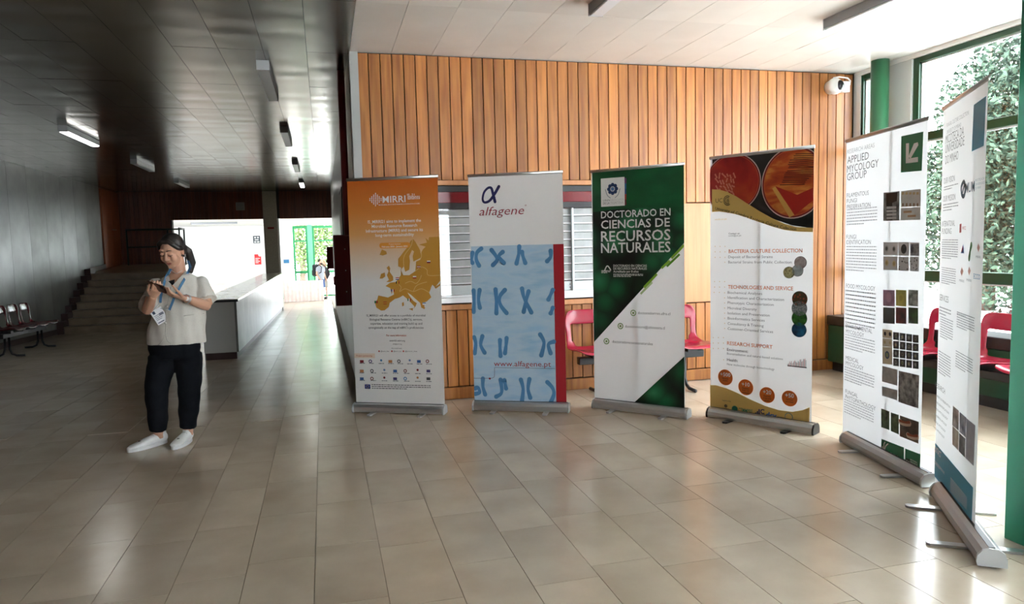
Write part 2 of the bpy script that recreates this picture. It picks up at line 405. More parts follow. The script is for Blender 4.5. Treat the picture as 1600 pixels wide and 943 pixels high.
for k in range(NS): g.box((-.01, k*RUN-.03, k*RZ-.02), (.12, (k+1)*RUN+.03, (k+1)*RZ+.11))
g.build('stringer', DKW, stairs)
MB().add([(0, yl, lz), (.03, yl, lz), (.03, yl, lz+.12), (0, yl, lz+.12), (0, 3.66, lz+.08), (.03, 3.66, lz+.08), (.03, 3.66, lz+.2), (0, 3.66, lz+.2)], [(0,1,2,3),(1,5,6,2),(2,6,7,3),(4,5,6,7)]).build('skirting', DKW, stairs)
RAIL = mat('dark green rail', srgb(20, 44, 32), .4)
rl = empty('guard_rail', (-4.5, 21.85, 1.12)); tag(rl, 'dark green tubular guard rail at the back of the stair landing', 'railing')
for x, y in ((-.75, 0), (.3, 0), (.72, 0), (.72, -.7)): MB().tube([(x, y, .004+.02*(y < 0)*-1), (x, y, .98)], .022, 8).build('post', RAIL, rl)
MB().tube([(-.77, 0, .98), (.74, 0, .98)], .024, 8).build('top_bar', RAIL, rl); MB().tube([(.72, 0, .98), (.72, -.72, .98)], .024, 8).build('top_bar', RAIL, rl)
MB().tube([(-.75, 0, .5), (.72, 0, .5)], .018, 8).build('mid_bar', RAIL, rl)

# ------------------------------------------------------------------ long reception counter
ca = onS(374, 560); CX = ca.x; CY = ca.y
ctr = empty('reception_counter', (CX, CY, zf(CY))); tag(ctr, 'long grey stone reception counter with dark plinth running to the plastered column', 'counter')
L_ = YF-.1-CY; dzf = zf(YF)-zf(CY)
CTR = varied('pale stone counter panel', srgb(132, 134, 127), srgb(100, 103, 97), .33, (1, 1, 1), 2.5, 8, .02, .08, rnd='both')
tz = .77-zf(CY)
npan = 8
for k in range(npan):
    y0 = L_*k/npan; y1 = L_*(k+1)/npan
    MB().add([(-.03,y0+.002,dzf*y0/L_+.1),(0,y0+.002,dzf*y0/L_+.1),(0,y1-.002,dzf*y1/L_+.1),(-.03,y1-.002,dzf*y1/L_+.1),(-.03,y0+.002,tz-.035),(0,y0+.002,tz-.035),(0,y1-.002,tz-.035),(-.03,y1-.002,tz-.035)],
        [(0,3,2,1),(4,5,6,7),(0,1,5,4),(1,2,6,5),(2,3,7,6),(3,0,4,7)]).build('front_panel', CTR, ctr)
MB().box((-.46, .0, .1), (-.03, .04, tz-.035)).build('end_panel', mat('grey counter end', srgb(190, 192, 186), .6), ctr)
MB().box((-.46, .04, .0), (-.42, L_, tz-.04)).build('rear_panel', CTR, ctr)
MB().add([(-.44,.02,0),(-.03,.02,0),(-.03,L_,dzf),(-.44,L_,dzf),(-.44,.02,.1),(-.03,.02,.1),(-.03,L_,dzf+.1),(-.44,L_,dzf+.1)],[(0,3,2,1),(4,5,6,7),(0,1,5,4),(1,2,6,5),(2,3,7,6),(3,0,4,7)]).build('plinth', DKW, ctr)
MB().cham((-.5, -.03, tz-.035), (.03, L_, tz), .005).build('counter_top', varied('polished counter top', srgb(196, 194, 184), srgb(176, 174, 164), .15, (1, 1, 1), 3, 6, 0, 0), ctr)
MB().box((-.5, -.034, tz-.04), (.032, -.028, tz-.012)).build('edge_strip', BLACK, ctr)

# ------------------------------------------------------------------ window wall on the right
wr = struct(MB().box((XR, 6.53, 0), (XR+.15, 6.9, CZ)).box((XR, -4.15, 0), (XR+.15, .2, CZ)).box((XR-.02, .2, 0), (XR+.12, .36, CZ)).build('wall_right', WHITE))
def framed(name, y0, y1, rails, loc_z0=.0, z1=3.16, fw=.07):
    w = struct(empty(name, (XR, y0, 0)))
    d = y1-y0
    for a in (0, d-fw): MB().cham((0, a, loc_z0), (.09, a+fw, z1), .004).build('window_stile', GREEN2, w)
    prev = loc_z0
    for (a, b) in rails+[(z1-fw, z1)]:
        MB().cham((0, fw, a), (.09, d-fw, b), .004).build('window_rail', GREEN2, w)
        if a-prev > .1:
            MB().box((.04, fw, prev), (.046, d-fw, a)).build('pane', GLASS, w)
            bd = MB()
            bd.box((.028, fw, prev), (.04, fw+.014, a)).box((.028, d-fw-.014, prev), (.04, d-fw, a)).box((.028, fw, a-.014), (.04, d-fw, a))
            bd.build('glazing_bead', mat('pale bead', (.7, .74, .76), .4), w)
        prev = b
    return w
RA = [(.0, .56), (1.0, 1.1), (2.34, 2.42)]
framed('window_2', 6.12, 6.53, RA)
framed('window_3', 4.0, 5.80, RA)
framed('window_4', 2.66, 3.98, RA)
framed('window_9', .36, 2.6, [(.0, .1), (2.34, 2.42)])
struct(MB().cham((XR-.02, 5.80, 0), (XR+.12, 6.12, CZ), .004).build('trim_2', mat('pale grey pier', srgb(200, 203, 202), .5)))
struct(MB().cham((XR-.01, 6.49, 0), (XR+.02, 6.56, CZ), .003).build('trim_3', WHITE))
struct(MB().box((XR-.03, .2, 3.14), (XR+.14, 6.56, CZ+.03)).build('trim_4', WHITE))
cl = MB().tube([(0, 0, 0), (0, 0, CZ)], .085, 28).build('round_column', mat('gloss green column', srgb(52, 108, 74), .3), None, (XR-.16, 6.05, 0))
tag(cl, 'round glossy green steel column in front of the window wall corner', 'column')
for hy, h0, h1, lab in ((4.3, -1.6, 1.62, 'long low dark green casing with black top below the big window, behind red seats'), (6.36, -.2, .18, 'short dark green casing with black top in the corner by the timber wall')):
    hb = empty('heater_casing', (XR-.17, hy, 0)); tag(hb, lab, 'heater', 'green casings along the window wall')
    MB().cham((-.17, h0, .1), (.14, h1, .5), .006).build('casing', mat('dark green casing', srgb(14, 66, 44), .4), hb)
    MB().cham((-.18, h0-.01, .5), (.14, h1+.01, .6), .006).build('top', mat('black casing top', (.015, .015, .016), .35), hb)
    MB().box((-.12, h0+.02, 0), (.13, h1-.02, .1)).build('plinth', BLACK, hb)
# glazed entrance lobby
LX, LY = 3.07, 2.58
lob = struct(empty('wall_lobby', (LX, LY, 0)))
def lb(name, a, b, m=GREEN): return MB().cham(a, b, .004).build(name, m, lob)
lb('post', (0, -.1, 0), (.09, 0, CZ))
for y in (-1.12, -2.2): lb('post', (0, y-.09, 0), (.09, y, CZ))
for a, b in ((-1.12, -.1), (-2.2, -1.21)):
    lb('bottom_rail', (.01, a, 0), (.07, b, .12)); lb('middle_rail', (.01, a, 2.15), (.07, b, 2.25)); lb('top_rail', (.01, a, 3.06), (.07, b, CZ))
    for c_, d_ in ((.12, 2.15), (2.25, 3.06)):
        MB().box((.035, a, c_), (.041, b, d_)).build('pane', GLASS, lob)
        bd = MB().box((.02, a, c_), (.056, a+.02, d_)).box((.02, b-.02, c_), (.056, b, d_)).box((.02, a, c_), (.056, b, c_+.02)); bd.build('gasket', BLACK, lob)
for a, b in ((.09, 1.2), (1.29, 2.53)):
    lb('bottom_rail', (a, -.07, 0), (b, -.01, .12)); lb('middle_rail', (a, -.07, 2.15), (b, -.01, 2.25)); lb('top_rail', (a, -.07, 3.06), (b, -.01, CZ))
    MB().box((a, -.04, .12), (b, -.034, 2.15)).build('pane', GLASS, lob); MB().box((a, -.04, 2.25), (b, -.034, 3.06)).build('pane', GLASS, lob)
lb('post', (1.2, -.09, 0), (1.29, 0, CZ))
# ------------------------------------------------------------------ beam seating
def shell_mesh(name, m):
    """moulded seat: pan, upright back with an oval gap at its foot, rolled rim"""
    prof = [(-.235, .415), (-.225, .432), (-.19, .440), (-.10, .432), (.0, .420), (.09, .416), (.15, .424), (.19, .450), (.213, .49), (.226, .54), (.238, .60), (.250, .66), (.262, .72), (.272, .765), (.280, .79), (.288, .798)]
    NU = 14; v = []
    for i, (y, z) in enumerate(prof):
        up = min(1, max(0, (z-.43)/.35))
        hw = .225 - .012*up
        if i == 0: hw = .19
        if i == 1: hw = .212
        if i >= 12: hw = [.208, .196, .170, .13][i-12]
        if 7 <= i <= 10: hw = .205
        for j in range(NU+1):
            s = -1+2*j/NU
            e = abs(s)**3
            v.append((s*hw, y-e*.045*up-(.012*(1-s*s) if up > .3 else 0), z+e*.028*(1-up)))
    f = []
    for i in range(len(prof)-1):
        for j in range(NU):
            s = abs(-1+2*(j+.5)/NU)
            if (i in (8, 9, 10) and s < .72) or (i == 7 and s < .55): continue
            n = NU+1; f.append((i*n+j, i*n+j+1, (i+1)*n+j+1, (i+1)*n+j))
    g = MB(); g.add(v, f, True); o = g.build(name, m)
    a = o.modifiers.new('a', 'SOLIDIFY'); a.thickness = .012; a.offset = 0
    b = o.modifiers.new('b', 'SUBSURF'); b.levels = 1
    bake(o); me = o.data; bpy.data.objects.remove(o)
    for p in me.polygons: p.use_smooth = True
    me.name = name
    return me
RED = mat('red moulded plastic', srgb(152, 24, 50), .22, 0, .5)
DRED = mat('maroon moulded plastic', srgb(92, 22, 30), .22, 0, .5)
def bench(loc, rz, n, pitch, shell, label, group=None):
    b = empty('beam_bench', loc, rz); tag(b, label, 'bench', 'shell seat benches')
    for k in range(n):
        s = link('seat', shell, b, ((k-(n-1)/2)*pitch, 0, 0))
        MB().box((-.05, -.1, .372), (.05, .1, .415)).build('bracket', BLACK, s)
    w = (n-1)*pitch/2
    MB().cham((-w-.16, -.035, .305), (w+.16, .035, .375), .006).build('beam', BLACK, b)
    for x in ([-w+.05, w-.05] if n < 5 else [-w+.05, 0, w-.05]):
        for s in (-1, 1):
            MB().tube([(x, s*.03, .31), (x, s*.035, .12), (x, s*.06, .05), (x, s*.12, .022), (x, s*.24, .018)], .017, 8).build('leg', BLACK, b)
    return b
red_shell = shell_mesh('seat', RED); mar_shell = shell_mesh('seat', DRED)
bench((2.92, 6.24, 0), 0, 3, .49, red_shell, 'red shell seats on a black beam against the timber wall below the shutter')
bench((5.02, 4.72, 0), -math.pi/2, 4, .52, red_shell, 'red shell seats on a black beam before the green casing under the big window')
lb_ = bench((-4.9, 13.5, zf(13.5)), math.pi/2, 4, .48, mar_shell, 'dark maroon shell seats on a black beam along the grey stone wall')
lb_.rotation_euler = (0, math.atan(SL), math.pi/2)

# ------------------------------------------------------------------ ceiling battens
LH = mat('lamp housing grey', srgb(150, 152, 155), .4); LD = mat('lamp diffuser off', (.75, .77, .8), .4)
LON = mat('lit tube diffuser', (.9, .9, .9), .4, emit=(1, .98, .94, 9.0))
def batten(x, y0, y1, on, label):
    b = empty('ceiling_lamp', (x, (y0+y1)/2, CZ)); tag(b, label, 'lamp', 'batten lamps on the hall ceiling')
    h = (y1-y0)/2
    MB().cham((-.055, -h, -.075), (.055, h, .0), .004).build('housing', LH, b)
    MB().cham((-.048, -h+.01, -.088), (.048, h-.01, -.074), .004).build('diffuser', LON if on else LD, b)
    for s in (-1, 1): MB().cham((-.057, s*h-.006, -.09), (.057, s*h+.006, 0), .003).build('end_cap', mat('lamp end cap', srgb(190, 192, 196), .4), b)
batten(-3.3, 10.87, 12.29, True, 'glowing white batten lamp on the dark ceiling at the far left')
batten(-3.3, 14.57, 15.99, False, 'unlit batten lamp on the left of the hall, second after the glowing one')
batten(-3.3, 18.5, 19.92, False, 'unlit batten lamp on the left of the hall, nearest the dark timber band')
batten(-.46, 7.0, 8.42, False, 'large unlit grey batten lamp nearest the timber wall corner in the hall')
batten(-.46, 10.63, 12.05, False, 'second unlit batten lamp along the right of the hall ceiling')
batten(-.46, 14.55, 15.97, False, 'third unlit batten lamp along the right of the hall ceiling')
batten(-.46, 18.55, 19.97, True, 'small glowing batten lamp at the far end of the hall ceiling')
batten(2.0, 3.58, 5.0, False, 'batten lamp on the pale ceiling above the middle banners, cut by the frame')
batten(4.0, 3.58, 5.0, False, 'batten lamp on the bright ceiling beside the window wall')

# ------------------------------------------------------------------ wall-mounted things
cc = empty('security_camera', (5.27, YW-.01, 3.02)); tag(cc, 'white dome security camera on the timber wall near the ceiling corner', 'camera')
WP = mat('white plastic', (.82, .82, .8), .3)
MB().ball((0, -.07, 0), (.085, .075, .085), 20, 14).build('housing', WP, cc)
MB().ball((.018, -.125, .0), (.048, .032, .052), 16, 10).build('lens_dome', mat('smoked dome', (.02, .02, .025), .05), cc)
MB().tube([(0, .01, 0), (0, -.05, 0)], .07, 20).build('base', WP, cc)
MB().cham((.10, -.06, -.05), (.20, .01, .06), .006).build('junction_box', WP, cc)
MB().tube([(.0, -.05, .09), (.08, -.04, .105), (.19, -.03, .10), (.225, -.03, .07), (.215, -.03, .03), (.17, -.062, .01)], .008, 8).build('cable', WP, cc)
FR = mat('dark red enamel', srgb(112, 16, 24), .35)
def cabinet(loc, sx, sy, sz, label):
    c = empty('hose_cabinet', loc); tag(c, label, 'cabinet', 'red cabinets on the hall wall')
    MB().cham((-sx, 0, 0), (0, sy, sz), .008).build('body', FR, c)
    d = MB().cham((-sx+.008, -.012, .01), (-.004, 0, sz-.01), .004).build('door', FR, c)
    MB().box((-sx-.018, .02, sz*.3), (-sx, .08, sz*.42)).build('hinge', FR, c)
    for z in (.2, .5, .8): MB().ball((-sx*.38, -.013, sz*z), .006, 8, 6).build('rivet', STEEL, d)
a = onY(521, 367, 8.0); b_ = onY(526, 478, 8.0)
cabinet((XH, 8.0, b_.z), XH-.11, .6, a.z-b_.z, 'large dark red hose cabinet on the hall wall beside the orange banner')
a = onY(510, 385, 13.5); b_ = onY(519, 420, 13.5)
cabinet((XH, 13.5, b_.z), XH-a.x, .5, a.z-b_.z, 'smaller dark red cabinet further along the hall wall')
pp = MB().tube([(0, 0, 1.58), (0, 0, CZ)], .035, 14).build('riser_pipe', FR, None, (XH-.06, 7.3, 0)); tag(pp, 'dark red vertical pipe rising from the hose cabinet to the ceiling', 'pipe')
pb = empty('notice_board', (XH-.012, 9.6, 1.5)); tag(pb, 'dark framed notice board on the grey hall wall behind the red cabinet', 'notice board')
MB().cham((-.03, 0, 0), (0, 1.1, .75), .004).build('frame', BLACK, pb); MB().box((-.033, .05, .05), (-.029, 1.05, .7)).build('sheet', mat('paper grey', (.6, .6, .58), .6), pb)

# ------------------------------------------------------------------ bright room beyond the far wall
RZc = 2.46
struct(MB().box((-8.2, YF+.25, RZc), (5.2, 31.4, RZc+.2)).build('ceiling_far', mat('white ceiling', (.8, .8, .78), .6)))
WH = mat('white far wall', (.82, .82, .81), .6)
struct(MB().box((-8.2, 31.0, -1), (-1.22, 31.2, RZc)).build('wall_north', WH))
struct(MB().box((-8.3, YF+.3, -1), (-8.2, 31.2, RZc)).build('wall_west', WH))
struct(MB().box((5.1, YF+.25, -1), (5.2, 30.6, RZc)).build('wall_east', WH))  # unseen side wall, its length set to cut daylight into the far room
GF = mat('bright green frame', srgb(40, 150, 92), .4)
for n, (x0, x1) in enumerate(((-1.2, -.62), (-.42, .62), (.8, 2.4), (2.6, 4.2))):
    w = struct(empty('window_%d' % (n+5), (x0, 31.0, zf(31))))
    d = x1-x0
    for a in (0, d-.07): MB().box((a, 0, 0), (a+.07, .09, 2.95)).build('window_stile', GF, w)
    for a, b in ((.0, .06), (.98, 1.08), (2.3, 2.36), (2.86, 2.95)): MB().box((.07, 0, a), (d-.07, .09, b)).build('window_rail', GF, w)
    for a, b in ((.06, .98), (1.08, 2.3), (2.36, 2.86)): MB().box((.07, .04, a), (d-.07, .045, b)).build('pane', GLASS, w)
struct(MB().box((-.62, 30.98, -1), (-.42, 31.1, RZc)).build('trim_5', mat('pale green pier', srgb(120, 200, 165), .5)))
fl_ = empty('ceiling_lamp', (-3.6, 26.5, RZc)); tag(fl_, 'long grey batten on the bright ceiling beyond the left opening', 'lamp')
MB().cham((-.75, -.06, -.07), (.75, .06, 0), .004).build('housing', LH, fl_); MB().cham((-.73, -.05, -.08), (.73, .05, -.07), .003).build('diffuser', LD, fl_)
def wallsign(px, py, w, h, m, label, cat='sign'):
    p = onY(px, py, 30.99); s = empty('wall_notice', (p.x, 30.995, p.z-h/2)); tag(s, label, cat)
    MB().cham((-w/2, -.015, 0), (w/2, 0, h), .003).build('board', m, s); return s
q = wallsign(401, 374, .27, .30, mat('slate sign', srgb(50, 62, 72), .5), 'square slate-grey pictogram sign on the bright white far wall')
for a, b, c_, d_ in ((-.09, .20, -.02, .26), (.02, .2, .09, .26), (-.08, .12, .08, .16), (-.1, .03, -.02, .08), (.01, .03, .1, .08)): MB().box((a, -.018, b), (c_, -.015, d_)).build('pictogram', WHITE, q)
q = wallsign(403, 405, .26, .42, mat('red poster', srgb(214, 30, 36), .5), 'red poster with white patches on the bright far wall', 'poster')
MB().tube([(.09, -.017, .40), (.09, -.019, .40)], .075, 20).build('badge', WHITE, q)
for k in range(4): MB().box((-.1, -.018, .06+k*.06), (.08 if k % 2 else .02, -.015, .085+k*.06)).build('print', WHITE, q)
wallsign(447.5, 408, .22, .15, mat('blue sign', srgb(50, 120, 170), .5), 'small blue sign on the white wall left of the far green window')
CLOTH = varied('pinkish table skirt', srgb(226, 208, 200), srgb(212, 192, 184), .8, (1, 1, 1), 8, 2, 0, .0)
def skirted(cx, cy, w, d, label):
    z = zf(cy); t = empty('skirted_table', (cx, cy, z)); tag(t, label, 'table', 'skirted tables in the bright room')
    n = 26*int(w/.8+1); pts = []
    per = [(-w/2, -d/2), (w/2, -d/2), (w/2, d/2), (-w/2, d/2)]
    g = MB(); v = []; N = 0
    for k in range(4):
        a = Vector((*per[k], 0)); b = Vector((*per[(k+1) % 4], 0)); L = (b-a).length; m_ = int(L/.022)
        nrm = Vector(((b-a).y, -(b-a).x, 0)).normalized()
        for i in range(m_):
            p = a+(b-a)*i/m_; o = .014*math.sin(i*2*math.pi/6)
            v += [p+nrm*(o*1.6)+Vector((0, 0, .015)), p+nrm*o*.5+Vector((0, 0, .71))]; N += 1
    g.add(v, [(2*i, 2*((i+1) % N), 2*((i+1) % N)+1, 2*i+1) for i in range(N)], True); g.build('skirt', CLOTH, t)
    MB().cham((-w/2-.01, -d/2-.01, .70), (w/2+.01, d/2+.01, .735), .005).build('table_top', mat('table top cloth', (.75, .66, .58), .6), t)
    for sx in (-1, 1):
        for sy in (-1, 1): MB().tube([(sx*(w/2-.08), sy*(d/2-.08), 0), (sx*(w/2-.08), sy*(d/2-.08), .71)], .018, 6).build('leg', STEEL, t)
p0 = onS(444, 472); p1 = onS(505, 471)
TY = p0.y
skirted((p0.x+p1.x)/2+.02, TY+.35, p1.x-p0.x, .7, 'table with pleated pale skirt seen through the right far opening')
skirted(-4.35, TY+.1, 1.9, .7, 'table with pleated pale skirt behind the counter, in the left far opening')
struct(MB().box((-40, 31.3, -.75), (40, 70, -.7)).box((5.9, -30, -.12), (60, 31.3, -.06)).box((-30, -30, -.12), (5.9, -4.3, -.06)).box((-40, YF+.3, -.75), (-8.3, 31.3, -.7)).build('ground', varied('sunlit paving', (.56, .56, .55), (.46, .46, .45), .8, (1, 1, 1), .8, 4, 0, 0)))

# ------------------------------------------------------------------ trees outside
def leafmat(n, a, b):
    m = varied(n, a, b, .6, (1, 1, 1), 1.2, 2, 0, .6, spec=.08)
    return m
LEAF = leafmat('leaf green', srgb(58, 76, 62), srgb(28, 42, 36)); LEAF2 = leafmat('fresh leaf green', srgb(112, 132, 84), srgb(70, 92, 52))
BARK = varied('bark', (.12, .09, .06), (.07, .05, .035), .9, (1, 1, .3), 6, 4, .2, 0)
def tree(loc, h, blobs, n, size, lm, label, seed):
    rr = random.Random(seed); t = empty('tree', loc); tag(t, label, 'tree', 'trees outside the windows')
    MB().tube([(0, 0, -.1), (.05, .02, h*.3), (-.04, .05, h*.62), (0, 0, h*.9)], [.17, .14, .09, .03], 10).build('trunk', BARK, t)
    br = MB()
    for b in blobs: br.tube([(0, 0, h*.3), (b[0]*.5, b[1]*.5, (h*.3+b[2])/2+.2), (b[0], b[1], b[2])], [.07, .045, .015], 6)
    br.build('branches', BARK, t)
    v = []; f = []
    tot = sum(b[3]**2 for b in blobs)
    for b in blobs:
        for k in range(int(n*b[3]**2/tot)):
            d = Vector((rr.gauss(0, 1), rr.gauss(0, 1), rr.gauss(0, .85))).normalized()
            c_ = Vector(b[:3])+d*b[3]*(rr.random()**.4)
            u = Vector((rr.uniform(-1, 1), rr.uniform(-1, 1), rr.uniform(-1, .3))).normalized(); w = u.cross(Vector((rr.uniform(-1, 1), rr.uniform(-1, 1), rr.uniform(-1, 1)))).normalized()
            s = size*rr.uniform(.6, 1.2); i = len(v)
            v += [c_-u*s, c_+w*s*.42+u*s*.1, c_+u*s, c_-w*s*.42+u*s*.1]; f.append((i, i+1, i+2, i+3))
    stuff(MB().add(v, f).build('foliage', lm, t))
c0 = onX(1545, 300, 12.5)
tree((c0.x, c0.y, -.1), 6, [(0, -.6, 2.2, 1.5), (0, .5, 1.6, 1.3), (-.3, -1.2, 3.6, 1.6), (.2, -2.2, 5.0, 1.7), (.5, -.6, 4.2, 1.4), (0, -2.6, 2.4, 1.6), (0, 1.2, 2.5, .9), (.4, -3.6, 3.6, 1.8), (.3, .3, 3.1, 1.1), (0, -1.2, .9, 1.2)], 64000, .072, LEAF, 'large leafy tree outside the big green-framed window', 4)
q = onY(470, 380, 38)
tree((q.x, 38, -.7), 5, [(0, 0, 2.6, 1.3), (-.9, .2, 3.2, 1.1), (.8, 0, 3.4, 1.2), (1.6, .3, 2.4, 1.2), (.4, -.3, 1.7, 1.0), (2.2, 0, 3.5, 1.2), (-1.4, 0, 1.9, .9)], 9000, .10, LEAF2, 'bright green tree outside the far window', 5)
for k, (tx, lab) in enumerate(((-7.0, 'added unseen tree screening the sky, left of the one in the far window'), (6.2, 'added unseen tree screening the sky, right of the one in the far window'))):
    tree((tx, 37.5, -.7), 5, [(0, 0, 2.2, 1.5), (-1.0, .2, 3.2, 1.3), (1.0, 0, 3.4, 1.3), (.2, .3, 4.4, 1.3), (.4, -.3, 1.2, 1.2)], 6000, .14, LEAF2, lab, 60+k)  # out of view, added to block sky and dim the far room and hall
# ------------------------------------------------------------------ roll-up banners
_tc = {}
def text_geo(s, bold=0.0, shear=0.0):
    key = (s, bold, shear)
    if key in _tc: return _tc[key]
    cu = bpy.data.curves.new('t', 'FONT'); cu.body = s; cu.size = 1; cu.offset = bold; cu.shear = shear; cu.resolution_u = 2; cu.fill_mode = 'FRONT'
    o = bpy.data.objects.new('t', cu); COL.objects.link(o)
    me = bpy.data.meshes.new_from_object(o)
    v = [tuple(w.co) for w in me.vertices]; f = [tuple(p.vertices) for p in me.polygons]
    bpy.data.objects.remove(o); bpy.data.curves.remove(cu); bpy.data.meshes.remove(me)
    if not v: v = [(0, 0, 0)]
    x0 = min(p[0] for p in v); x1 = max(p[0] for p in v)
    _tc[key] = (v, f, x0, x1); return _tc[key]
_h = text_geo('H'); CAP = max(p[1] for p in _h[0])
JOINED = {'small_print', 'dot', 'logo_mark', 'partner_logo', 'crest', 'streak', 'colony', 'chart_bar', 'flag', 'border_line', 'photo_detail', 'curved_lettering', 'thin_line'}
class Banner:
    cid = 0; left = False
    def __init__(s, label, base, quad, rail=.022, foot='slim'):
        (ax, ay), (bx, by) = base
        A = onF(ax, ay); B = onF(bx, by); s.W = (B-A).length
        s.th = math.atan2(B.y-A.y, B.x-A.x); s.A = A
        s.ux = Vector((math.cos(s.th), math.sin(s.th), 0)); s.n = Vector((math.sin(s.th), -math.cos(s.th), 0))
        s.O = A-s.n*.045                               # plane of the printed sheet
        q = [s.uv(*p) for p in quad]                   # TL TR BL BR
        s.u0 = (q[0][0]+q[2][0])/2; s.u1 = (q[1][0]+q[3][0])/2; s.v0 = max(.07, (q[2][1]+q[3][1])/2-.01); s.v1 = (q[0][1]+q[1][1])/2
        s.root = empty('rollup_banner', (A+B)/2-s.n*.045, s.th); tag(s.root, label, 'banner', 'roll-up banners in a curved row')
        s.mid = s.W/2; s.parts = {}
    def uv(s, x, y):
        d = Vector(ray(x, y)); c = Vector((0, 0, H)); t = (s.O-c).dot(s.n)/d.dot(s.n); p = c+d*t
        return ((p-s.O).dot(s.ux), p.z)
    def L(s, u, v, lay): return (u-s.mid, -.0012-.0007*lay, v)
    def put(s, name, col, pts, faces, lay, rough=.55):
        k = (name, col, 0 if name in JOINED else s.cid); s.parts.setdefault(k, MB()).add([s.L(u, v, lay) for u, v in pts], faces); return s
    def polyuv(s, name, col, pts, lay):
        t = tessellate_polygon([[Vector((p[0], p[1], 0)) for p in pts]]); s.put(name, col, pts, [tuple(q) for q in t], lay)
    def clampuv(s, p): return (min(max(p[0], s.u0), s.u1), min(max(p[1], s.v0), s.v1))
    def poly(s, name, col, px, lay=1): s.cid += 1; s.polyuv(name, col, [s.clampuv(s.uv(*p)) for p in px], lay)
    def rect(s, name, col, x0, y0, x1, y1, lay=1, dy=0):
        s.cid += 1; a = s.uv(x0, y0); b = s.uv(x1, y1); s.rectuv(name, col, a[0], b[1], b[0], a[1], lay)
    def rectuv(s, name, col, u0, v0, u1, v1, lay=1): 
        u0, v0 = s.clampuv((u0, v0)); u1, v1 = s.clampuv((u1, v1)); s.put(name, col, [(u0, v0), (u1, v0), (u1, v1), (u0, v1)], [(0, 1, 2, 3)], lay)
    def discuv(s, name, col, u, v, r, lay=1, n=28, ry=None, clip=True):
        pts = [(u+r*math.cos(2*math.pi*i/n), v+(ry or r)*math.sin(2*math.pi*i/n)) for i in range(n)]
        if clip: pts = [s.clampuv(p) for p in pts]
        s.put(name, col, pts, [tuple(range(n))], lay)
    def disc(s, name, col, x, y, rpx, lay=1, n=28):
        s.cid += 1; u, v = s.uv(x, y); r = abs(s.uv(x, y-rpx)[1]-v); s.discuv(name, col, u, v, r, lay, n)
    def stroke(s, name, col, px, w, lay=1, taper=True, uvs=False):
        s.cid += 1; p = [Vector((*(q if uvs else s.uv(*q)), 0)) for q in px]; out = []
        dense = []                                     # Catmull-Rom
        for i in range(len(p)-1):
            a, b, c, d = p[max(i-1, 0)], p[i], p[i+1], p[min(i+2, len(p)-1)]
            for k in range(6):
                t = k/6; dense.append(.5*((2*b)+(c-a)*t+(2*a-5*b+4*c-d)*t*t+(3*b-a-3*c+d)*t**3))
        dense.append(p[-1]); l = []; r = []; N = len(dense)
        for i, q in enumerate(dense):
            t = (dense[min(i+1, N-1)]-dense[max(i-1, 0)]).normalized(); nn = Vector((-t.y, t.x, 0))
            w_ = w*(1 if not taper else (.8+.35*abs(2*i/(N-1)-1)))/2
            l.append(q+nn*w_); r.append(q-nn*w_)
        pts = [s.clampuv(q[:2]) for q in l]+[s.clampuv(q[:2]) for q in r]
        s.put(name, col, pts, [(i, N+i, N+i+1, i+1) for i in range(N-1)], lay)
        if taper:
            for q in (dense[0], dense[-1]): s.discuv(name, col, q.x, q.y, w*.56, lay, 12)
    def text(s, name, col, body, x0, y0, x1, y1=None, cap=None, bold=0.0, shear=0.0, lay=3, keep=None):
        """baseline from pixel (x0,y0) to (x1,y1); cap height in pixels"""
        s.cid += 1; y1 = y0 if y1 is None else y1
        a = s.uv(x0, y0); b = s.uv(x1, y1); v, f, tx0, tx1 = text_geo(body, bold, shear)
        sx = (b[0]-a[0])/max(tx1-tx0, 1e-4)
        sy = abs(s.uv(x0, y0-cap)[1]-a[1])/CAP if cap else sx
        vb = a[1] if s.left else (a[1]+b[1])/2
        s.put(name, col, [(a[0]+(p[0]-tx0)*sx, vb+p[1]*sy) for p in v], f, lay)
    def textuv(s, name, col, body, u, v, h, w=None, bold=0.0, shear=0.0, lay=3, align='l', ang=0.0):
        s.cid += 1; g, f, tx0, tx1 = text_geo(body, bold, shear); sy = h/CAP; sx = sy if w is None else w/max(tx1-tx0, 1e-4)
        ww = (tx1-tx0)*sx; o = {'l': 0, 'c': -ww/2, 'r': -ww}[align]; ca_, sa_ = math.cos(ang), math.sin(ang)
        def q(p):
            x_, y_ = o+(p[0]-tx0)*sx, p[1]*sy; return (u+x_*ca_-y_*sa_, v+x_*sa_+y_*ca_)
        s.put(name, col, [q(p) for p in g], f, lay)
    def para(s, name, col, u0, u1, v1, v0, n, h=.3, seed=1, lay=2, last=.6):
        """print too small to read: lines of word-length dashes"""
        rr = random.Random(seed); dv = (v1-v0)/n
        for i in range(n):
            u = u0; vt = v1-dv*i; end = u1 if i < n-1 else u0+(u1-u0)*last
            while u < end-.004:
                w = min(rr.uniform(.008, .03), end-u); s.put(name, col, [(u, vt-dv*h), (u+w, vt-dv*h), (u+w, vt), (u, vt)], [(0, 1, 2, 3)], lay); u += w+.005
    def finish(s, sheet, feet, footmat=STEEL, basemat=STEEL, railmat=STEEL, capmat=GREYP, stripe=None):
        W = s.W; u0, u1, v0, v1 = s.u0, s.u1, s.v0, s.v1; m = s.mid
        g = MB(); n = 10; v = []
        for i in range(n+1):
            u = u0+(u1-u0)*i/n-m
            v += [(u, 0, v0-.03), (u, 0, v1)]
        g.add(v, [(2*i, 2*i+2, 2*i+3, 2*i+1) for i in range(n)])
        sh = g.build('sheet', sheet, s.root)
        prof = [(-.05, .012), (-.055, .03), (-.052, .055), (-.035, .078), (-.01, .088), (.02, .086), (.042, .07), (.05, .045), (.05, .012)]
